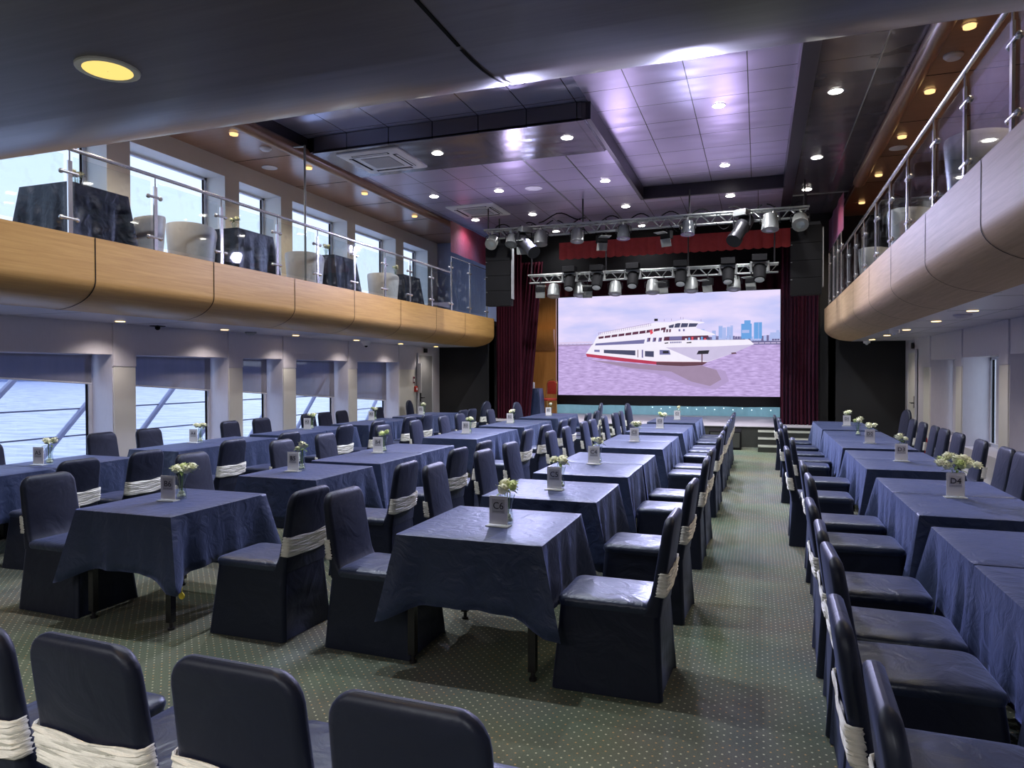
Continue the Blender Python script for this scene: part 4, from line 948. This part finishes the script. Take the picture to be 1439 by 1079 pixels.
def flood(x,y,z,pan,label):
    t=thing('barn_door_flood',label,'stage light',(x,y,z),pan,'flood lights with barn doors')
    MB().cyl((0,0,0),(0,0,-.10),.012,n=6).build('stem','dark_metal',t)
    MB().box((0,0,-.18),(.22,.12,.16)).build('housing','black',t,bevel=.008)
    for sx in (-1,1):
        X=Matrix.Translation((0,-.07,-.18))@Matrix.Rotation(sx*.6+.9,4,'X'); m=MB(); m.box((0,0,sx*.16),(.22,.006,.16),0,X); m.build('barn_door','grey_white',t,smooth=False)
for i,(x,y,z,p) in enumerate([(-4.72,14.1,4.56,.3),(-3.02,14.15,4.55,.5),(-1.72,14.15,4.55,-.4),(-4.9,16.0,3.84,.4),(-3.75,16.0,3.80,.2),(-2.0,16.0,3.82,-.3),(-1.05,16.0,3.82,-.4),(-.15,16.0,3.84,-.3)]):
    flood(x,y,z,p,'black flood light with pale barn doors on the %s truss, %s from the window end'%('front' if i<3 else 'rear',ORD[i if i<3 else i-3]))
def profile_spot(x,y,z,pan,label,tilt):
    t=thing('profile_spotlight',label,'stage light',(x,y,z),pan,'long profile spotlights')
    MB().box((0,0,-.05),(.26,.20,.12)).build('bracket','silver_paint',t,bevel=.01)
    m=MB(); m.tube([(-.17,0,-.30),(-.17,0,-.1),(.17,0,-.1),(.17,0,-.30)],.018,6); m.build('yoke','dark_metal',t)
    X=Matrix.Translation((0,0,-.32))@Matrix.Rotation(tilt,4,'X')
    m=MB(); m.lathe([(.10,-.30),(.14,-.26),(.15,-.02),(.12,.02),(.12,.30),(.14,.32),(.14,.42),(.11,.42)],18,X=X); m.build('barrel','dark_metal',t)
    m=MB(); m.lathe([(.001,-.315),(.10,-.30)],18,X=X,cap0=False,cap1=False); m.build('rear_cap','silver_paint',t)
profile_spot(-4.60,13.95,4.68,.9,'long black profile spotlight at the window end of the front truss',2.2)
profile_spot(-.30,13.95,4.70,-.5,'long black profile spotlight on the front truss nearest row D',2.35)
# line arrays
for X,lab,lean in ((-5.32,'tall black line array speaker hanging beside the balcony railing at the window end',0),(.84,'tall black line array speaker hanging at the row D end of the truss',0)):
    t=thing('line_array_speaker',lab,'speaker',(X,14.35,3.10),.12 if X<0 else -.05)
    n=4
    for i in range(n):
        m=MB(); z0=i*.325; m.prism([(-.15,z0),(.16,z0+.01),(.16,z0+.312),(-.15,z0+.318)],-.27,.27,'x'); cb_=m.build('cabinet','black',t,smooth=False)
        MB().box((-.25,-.155,z0+.29),(.03,.012,.012)).build('badge','silver_paint',cb_,smooth=False)
    m=MB(); m.lohi((.285,-.1,.15),(.305,.1,1.25)); m.build('side_rail','grille',t,smooth=False)
    m=MB(); m.lohi((-.25,-.1,1.3),(.25,.1,1.36)); m.cyl((0,0,1.36),(0,0,1.9),.015); m.build('fly_bracket','dark_metal',t,smooth=False)

# ------------------------------------------------------------------ balcony railings
postsL=[3.1,4.15,5.21,6.27,7.32,8.43,9.41,10.48,11.52,12.51,13.5]; tallL=[14.5,15.57,16.69]
postsR=[2.9,4.0,5.09,6.14,7.13,8.3,9.32,10.39,11.5,12.5,13.5]; tallR=[14.5,15.2,15.96,16.9]
def railing(X,s,posts,tall,label):
    t=thing('balcony_railing',label,'railing',(X,9,BF)); H=.86
    r=MB(); r.cyl((0,2.3-9,H),(0,tall[0]-9,H),.021,n=14); r.build('handrail','chrome',t)
    for y in posts+tall:
        hh=H if y in posts else 1.22
        p=MB(); p.box((0,y-9,(hh-.12)/2),(.018,.048,hh-.12)); p.cyl((0,y-9,hh-.14),(0,y-9,hh),.008,n=8); po_=p.build('post','chrome',t,smooth=False)
        for z in (.16,hh-.24):
            c=MB(); c.cyl((0,y-9-.085,z),(0,y-9+.085,z),.016,n=10)
            for e in (-.085,.085): c.sphere((s*.012,y-9+e,z),.026,8)
            c.build('clamp','chrome',po_)
    allp=posts+tall
    for a,b in zip(allp[:-1],allp[1:]):
        hh=H-.07 if b in posts else (1.2 if a in tall else H-.07)
        MB().lohi((s*.012,a-9+.055,.06),(s*.022,b-9-.055,hh)).build('glass_panel','glass',t,smooth=False)
    m=MB(); m.cyl((0,tall[0]-9,1.22),(0,17-9,1.22),.014,n=8); m.build('upper_rail','chrome',t)
railing(FL-.08,-1,postsL,tallL,'glass and chrome balcony railing on the window side')
railing(FR+.08,1,postsR,tallR,'glass and chrome balcony railing above row D')
o=MB(); o.cyl((-6.62,9.22,BFL),(-6.62,9.22,5.17),.017,n=10); o.cyl((-6.62,9.22,5.15),(-6.86,9.22,5.17),.014,n=8); tag(o.build('support_pole','alu'),'thin vertical steel pole from the window-side balcony up to its ceiling','pole')

# balcony furniture
def tub(x,y,rz,label):
    t=thing('tub_chair',label,'chair',(x,y,BFL),rz,'white tub chairs on the balconies')
    m=MB(); R=[]
    for z,ro in ((.05,.27),(.2,.29),(.45,.31),(.64,.325),(.68,.32)):
        row=[]
        for i in range(33):
            a=-2.45+4.9*i/32; h=z if z<.5 else z-.10*(abs(a)/2.45)**3
            row.append((-ro*math.cos(a)*1.0,ro*math.sin(a),h))
        R.append(row)
    inner=[[(p[0]*.80,p[1]*.80,p[2]) for p in row] for row in reversed(R)]
    m.rings(R+inner,0,closed=False); m.build('shell','tub',t,angle=60)
    m=MB(); m.lathe([(.25,.12),(.26,.36),(.24,.42),(.05,.43)],24); m.build('seat','tub',t)
    for a in range(4): MB().cyl((.18*math.cos(a*PI/2+.78),.18*math.sin(a*PI/2+.78),0),(.18*math.cos(a*PI/2+.78),.18*math.sin(a*PI/2+.78),.12),.018,n=8).build('leg','dark_metal',t)
def btable(x0,x1,y0,y1,label,seed):
    w,d=x1-x0,y1-y0; cx,cy=(x0+x1)/2,(y0+y1)/2
    t=thing('balcony_table',label.replace('cloth','table')+' under its cloth','table',(cx,cy,BFL),0,'covered balcony tables')
    MB().lohi((-w/2+.01,-d/2+.01,.70),(w/2-.01,d/2-.01,.735)).build('tabletop','dark_metal',t,smooth=False); MB().cyl((0,0,.02),(0,0,.70),.04).build('pedestal','dark_metal',t); MB().cyl((0,0,0),(0,0,.02),.25,n=20).build('foot_plate','dark_metal',t)
    c=cloth_mesh(w,d,False,False,.58,seed).build('tablecloth','dark_cloth',loc=(cx,cy,BFL+.746),angle=50); tag(c,label,'tablecloth','black cloths on the balcony')
LT=[(-7.82,-7.05,5.63,6.37,'black cloth'),(-7.82,-7.05,8.22,9.0,'black cloth'),(-7.82,-7.05,10.65,11.36,'black cloth'),(-7.82,-7.08,13.25,14.02,'black cloth')]
for i,(a,b,c,d,l) in enumerate(LT):
    btable(a,b,c,d,'black balcony cloth behind the window-side railing, %s from the camera'%ORD[i],300+i)
    where='on the %s black balcony table by the windows'%ORD[i]
    vase((a+b)/2-.05,(c+d)/2+.05,BFL+.75,where); bouquet((a+b)/2-.05,(c+d)/2+.05,BFL+.75,where,500+i,4,1.3)
for i,(x,y,rz) in enumerate([(-7.38,7.70,PI/2),(-7.30,10.15,PI/2),(-7.30,12.8,PI/2)]):
    tub(x,y,rz,'white tub chair behind the window-side railing, %s from the camera'%ORD[i])
tub(-7.5,6.92,-PI/2,'white tub chair at the far end of the first balcony table by the windows')
for i,(a,b,c,d) in enumerate([(2.1,2.85,5.6,6.6),(2.1,2.85,8.4,9.4),(2.1,2.85,11.2,12.2)]):
    btable(a,b,c,d,'black balcony cloth above row D, %s from the camera'%ORD[i],340+i)
for i,(x,y) in enumerate([(1.86,7.1),(1.86,10.0),(1.88,12.9)]): tub(x,y,0,'white tub chair behind the railing above row D, %s from the camera'%ORD[i])

# ------------------------------------------------------------------ ceiling fittings
def spotlamp(x,y,z,energy,col,ang=2.3,rad=.05,blend=.8):
    l=bpy.data.lights.new('spot','SPOT'); l.energy=energy; l.color=col; l.spot_size=ang; l.spot_blend=blend; l.shadow_soft_size=rad
    o=bpy.data.objects.new('lamp_light',l); COL.objects.link(o); o.location=(x,y,z-.035)
def dl_mesh(r):
    m=MB(); m.lathe([(r*.86,-.003),(r,-.006),(r*1.16,-.004),(r*1.18,0)],24,cap0=False,cap1=False); a=m.mesh('trim_ring',[M['white']])
    return a
def lens_mesh(r,mat,th=.004):
    m=MB(); m.lathe([(r*.86,-.001),(r*.86,-th),(.001,-th-.002)],24,cap0=False,cap1=False); return m.mesh('lamp_lens',[M[mat]])
dA,lA=dl_mesh(.085),lens_mesh(.095,'lamp_white',.010); dB,lB=dl_mesh(.06),lens_mesh(.068,'lamp_warm',.03); dC,lC=dl_mesh(.06),lens_mesh(.066,'lamp_soffit',.008); dD,lD=dl_mesh(.056),lens_mesh(.062,'amber',.004)
def downlight(x,y,z,label,kind,energy,col,group):
    d_,l_={'A':(dA,lA),'B':(dB,lB),'C':(dC,lC),'D':(dD,lD)}[kind]
    t=thing('downlight',label,'downlight',(x,y,z),0,group); mobj('trim_ring',d_,t); mobj('lamp_lens',l_,t)
    if energy: spotlamp(x,y,z,energy,col)
WH=(.95,.95,1); WA=(1,.62,.28)
def zc(x,y):
    if x<-2.12: return 5.0 if y>=10.42 else (4.96 if y>=9.05 else 5.22)
    if x<.42: return 5.22 if y<13.6 else 5.0
    return 5.05
k5=lambda x,y,z:(x*(z-1.65)/3.35,y*(z-1.65)/3.35,z)
E0=330
for rowname,lst in (('over row B',[(-4.62,9.76,5.16),(-4.51,12.15,5.20),(-4.51,14.18,5.20),(-4.53,16.07,5.20)]),('over row C',[(-2.58,9.74,5.16),(-2.53,12.15,5.20),(-2.53,14.15,5.20),(-2.51,16.12,5.20)]),('over the recess',[(-.48,9.22,5.43),(-.52,11.89,5.43)]),('at the recess end',[(-.51,13.97,5.20)]),('strip above row D',[(.86,9.22,5.25),(.85,11.94,5.25),(.83,13.96,5.25)]),('near the window side',[(-5.81,12.12,5.20),(-5.85,14.28,5.20)])):
    for i,(x,y,z) in enumerate(lst):
        x,y,z=k5(x,y,z)
        n=len(lst)
        downlight(x,y,z,'bright white downlight in the black ceiling %s%s'%(rowname,', %s from the camera'%ORD[i] if n>1 else ''),'A',(70 if y>15.8 or x<-6 else 130 if x>.5 else E0),WH,'white ceiling downlights')
for i,(x,y) in enumerate([(-2.45,19.0),(-4.4,19.0)]):
    downlight(x,y,5.20,'white downlight inside the stage house above the LED wall, %s'%['over the ship bow','over the ship stern'][i],'A',12,WH,'white ceiling downlights')
for i,y in enumerate([4.8,6.6,8.36,10.16,11.96,14.06]): downlight(-7.22,y,ZB,'warm downlight in the brown balcony ceiling by the windows, %s from the camera'%ORD[i],'B',150,(1,.78,.55),'warm balcony downlights')
for i,y in enumerate([4.7,6.5,8.26,10.0,11.78,13.92,16.06]): downlight(2.0,y,ZB,'warm downlight in the brown balcony ceiling above row D, %s from the camera'%ORD[i],'B',150,(1,.78,.55),'warm balcony downlights')
for i,y in enumerate([3.2,5.05,6.89,8.77,10.54,12.54,14.43,16.31]): downlight(-7.78,y,SOF,'small warm light in the low soffit by the windows, %s from the camera'%ORD[i],'C',26,(1,.88,.80),'soffit lights')
for i,y in enumerate([3.6,5.4,7.2,9.0,10.68,12.66,14.46,16.23]): downlight(2.23,y,SOF,'small warm light in the low soffit beside row D, %s from the camera'%ORD[i],'C',26,(1,.88,.80),'soffit lights')
downlight(-1.372,1.19,SOF,'large-looking amber downlight in the dark overhang above the camera','D',14,WA,'overhang lights')
for x,e in ((-4.55,.8),(-2.5,.7)):
    for y in (4.4,7.0): spotlamp(x,y,5.4,E0*e,WH)
for x in (-5.2,-3.4,-1.6,.3):  # added fill lamps behind the camera, no fixtures modelled
    spotlamp(x,-.7,SOF,150,(1,.92,.86),2.8)
spotlamp(-5.6,18.3,4.9,110,(1,.85,.65),1.6)  # added lamp without fixture, brightens the stage wood panel
# air conditioners
def cassette(x,y,z,rz,label):
    t=thing('ceiling_air_conditioner',label,'air conditioner',(x,y,z),rz,'ceiling air conditioners')
    m=MB(); m.rings([rrect(0,0,.55,.55,.03,0),rrect(0,0,.55,.55,.03,-.02),rrect(0,0,.51,.51,.03,-.035),rrect(0,0,.30,.30,.02,-.035)],0,True,True); m.build('panel','white',t)
    for q in range(4):
        X=Matrix.Rotation(q*PI/2,4,'Z'); b=MB(); b.box((0,.40,-.036),(.66,.075,.006),0,X); b.build('air_slot','black',t,smooth=False)
        b=MB(); b.box((0,.415,-.041),(.62,.03,.006),0,X); b.build('louver','white',t,smooth=False)
    m=MB(); m.box((0,0,-.037),(.52,.52,.008))
    m.build('intake_grille','grille',t,smooth=False)
    m=MB()
    for i in range(-7,8): m.box((i*.034,0,-.043),(.006,.5,.005))
    for i in range(-7,8): m.box((0,i*.034,-.043),(.5,.006,.005))
    m.build('grille_bars','white',t,smooth=False)
cassette(-5.85,10.27,5.16,0,'square white ceiling air conditioner on the dropped panel, nearer the camera')
cassette(-5.77,14.27,5.20,0,'square white ceiling air conditioner close to the stage truss')
def disc(name,label,cat,x,y,z,prof,mat,mat2=None):
    t=thing(name,label,cat,(x,y,z)); m=MB(); m.lathe(prof,24); m.build('housing',mat,t)
    if mat2: MB().sphere((0,0,prof[-1][1]),.035,10).build('sensor',mat2,t)
disc('air_vent','round white air vent in the black ceiling near the truss','vent',-4.08,12.91,5.20,[(.17,0),(.17,-.012),(.13,-.018),(.12,-.008),(.08,-.02),(.03,-.03)],'white')
disc('smoke_detector','white smoke detector in the brown balcony ceiling by the windows','detector',-7.23,9.07,ZB,[(.09,0),(.09,-.02),(.06,-.045),(.03,-.05)],'white')
disc('ceiling_speaker','flat round white speaker in the brown balcony ceiling by the windows','speaker',-7.85,9.95,ZB,[(.13,0),(.13,-.008),(.11,-.012)],'white')
disc('smoke_detector','white smoke detector in the brown balcony ceiling above row D','detector',2.02,8.97,ZB,[(.10,0),(.10,-.02),(.07,-.05),(.03,-.055)],'white')
disc('ceiling_speaker','flat round white speaker in the brown balcony ceiling above row D','speaker',2.05,12.38,ZB,[(.13,0),(.13,-.008),(.11,-.012)],'white')
disc('smoke_detector','round detector under the low soffit beside row D','detector',2.28,9.61,SOF,[(.10,0),(.10,-.015),(.06,-.045),(.03,-.05)],'soffit')
disc('security_camera','white dome security camera under the soffit beside row D','camera',2.05,12.6,SOF,[(.075,0),(.075,-.05),(.065,-.06)],'white','white')
disc('security_camera','second small white dome camera under the soffit near the stage beside row D','camera',2.23,17.0,SOF,[(.07,0),(.07,-.04),(.06,-.05)],'white','white')
disc('sprinkler_plate','dark flat sprinkler plate under the soffit by the windows','sprinkler',-7.72,7.43,SOF,[(.10,-.03),(.10,-.036),(.02,-.04),(.015,-.055)],'black','black')
disc('smoke_detector','grey smoke detector under the soffit by the windows','detector',-7.85,9.45,SOF,[(.09,0),(.09,-.02),(.05,-.05)],'grille')
disc('security_camera','white dome security camera under the soffit by the windows','camera',-7.8,12.95,SOF,[(.10,0),(.10,-.03),(.085,-.05),(.06,-.10)],'white','black')
t=thing('fire_alarm_box','red fire alarm box on the panel beside the far door by the windows','alarm',(XL+.02,15.92,1.25)); MB().lohi((0,-.06,-.07),(.05,.06,.07)).build('housing','red_box',t,bevel=.008); MB().lohi((.05,-.03,-.03),(.056,.03,.03)).build('button','card',t,smooth=False)
t=thing('notice_plate','small reddish notice above the fire alarm box','notice',(XL+.02,15.86,1.48)); MB().lohi((0,-.05,-.08),(.006,.05,.08)).build('plate','crimson2',t,smooth=False); MB().lohi((.006,-.035,-.05),(.008,.035,.03)).build('print','card',t,smooth=False)
t=thing('notice_board','tall narrow white notice board beside the far door by the windows','board',(XL+.02,16.03,1.5)); MB().lohi((0,-.015,-.35),(.12,.015,.4)).build('board','card',t,smooth=False)
t=thing('door_sign','small dark sign plate above the far door by the windows','sign',(XL+.02,16.5,2.235)); MB().lohi((0,-.08,-.055),(.03,.08,.055)).build('plate','dark_metal',t,bevel=.004)
t=thing('door_sign','small dark sign plate above the far door beside row D','sign',(XR-.02,16.5,2.2)); MB().lohi((-.03,-.06,-.06),(0,.06,.06)).build('plate','dark_metal',t,bevel=.004)
t=thing('red_extinguisher','red fire extinguisher standing by the wall beside row D','extinguisher',(2.85,14.6,0)); m=MB(); m.lathe([(.06,0),(.075,.02),(.075,.42),(.06,.48),(.025,.5),(.025,.54)],18); m.build('cylinder','red_box',t); m=MB(); m.box((0,0,.56),(.03,.1,.03)); m.tube([(0,.03,.55),(0,.1,.5),(0,.11,.3)],.01); m.build('valve_hose','black',t)

# ------------------------------------------------------------------ light
w=bpy.data.worlds.new('sky'); scene.world=w; w.use_nodes=True; nt=w.node_tree
bg=nt.nodes['Background']; tc=nt.nodes.new('ShaderNodeTexCoord'); sp=nt.nodes.new('ShaderNodeSeparateXYZ'); rp=nt.nodes.new('ShaderNodeValToRGB')
nt.links.new(tc.outputs['Generated'],sp.inputs[0]); nt.links.new(sp.outputs['Z'],rp.inputs[0]); nt.links.new(rp.outputs[0],bg.inputs['Color'])
rp.color_ramp.elements[0].position=.0; rp.color_ramp.elements[0].color=(.80,.88,1,1); rp.color_ramp.elements[1].position=.5; rp.color_ramp.elements[1].color=(.55,.72,1,1)
bg.inputs['Strength'].default_value=1.4
def area(name,loc,rot,sx,sy,energy,col,portal=False,spread=PI):
    l=bpy.data.lights.new(name,'AREA'); l.shape='RECTANGLE'; l.size=sx; l.size_y=sy; l.energy=energy; l.color=col; l.spread=spread
    if portal: l.cycles.is_portal=True
    o=bpy.data.objects.new(name,l); COL.objects.link(o); o.location=loc; o.rotation_euler=rot; return o
for a,b in openL: area('window_portal',(XL-REC-.06,(a+b)/2,1.18),(0,-PI/2,0),1.4,b-a,1,(1,1,1),True)
for a,b in openLU: area('window_portal',(XL-REC-.06,(a+b)/2,4.0),(0,-PI/2,0),1.7,b-a,1,(1,1,1),True)
# lilac fill spots added near the truss to brighten tables, without fixtures
for x in (-4.5,-1.2):
    l=bpy.data.lights.new('lilac_fill','SPOT'); l.energy=1500; l.color=(.62,.62,1); l.spot_size=1.7; l.spot_blend=1; l.shadow_soft_size=.12
    o=bpy.data.objects.new('lilac_fill',l); COL.objects.link(o); o.location=(x,13.85,4.45); o.rotation_euler=(-math.radians(-58)*-1,0,0)
for i,x in enumerate((-4.6,-2.5,-.6)):  # upward spots added to tint the ceiling lilac; no fixtures for them
    l=bpy.data.lights.new('ceiling_fill','SPOT'); l.energy=48; l.color=(.74,.62,1); l.spot_size=2.4; l.spot_blend=1; l.shadow_soft_size=.15
    o=bpy.data.objects.new('ceiling_fill',l); COL.objects.link(o); o.location=(x,13.2,3.9); o.rotation_euler=(math.radians(180+32),0,0)
scene.cycles.max_bounces=8; scene.cycles.transparent_max_bounces=16; scene.cycles.caustics_reflective=False; scene.cycles.caustics_refractive=False
scene.cycles.sample_clamp_indirect=4
scene.view_settings.view_transform='Standard'; scene.view_settings.look='None'; scene.view_settings.exposure=0.15; scene.view_settings.gamma=1.0
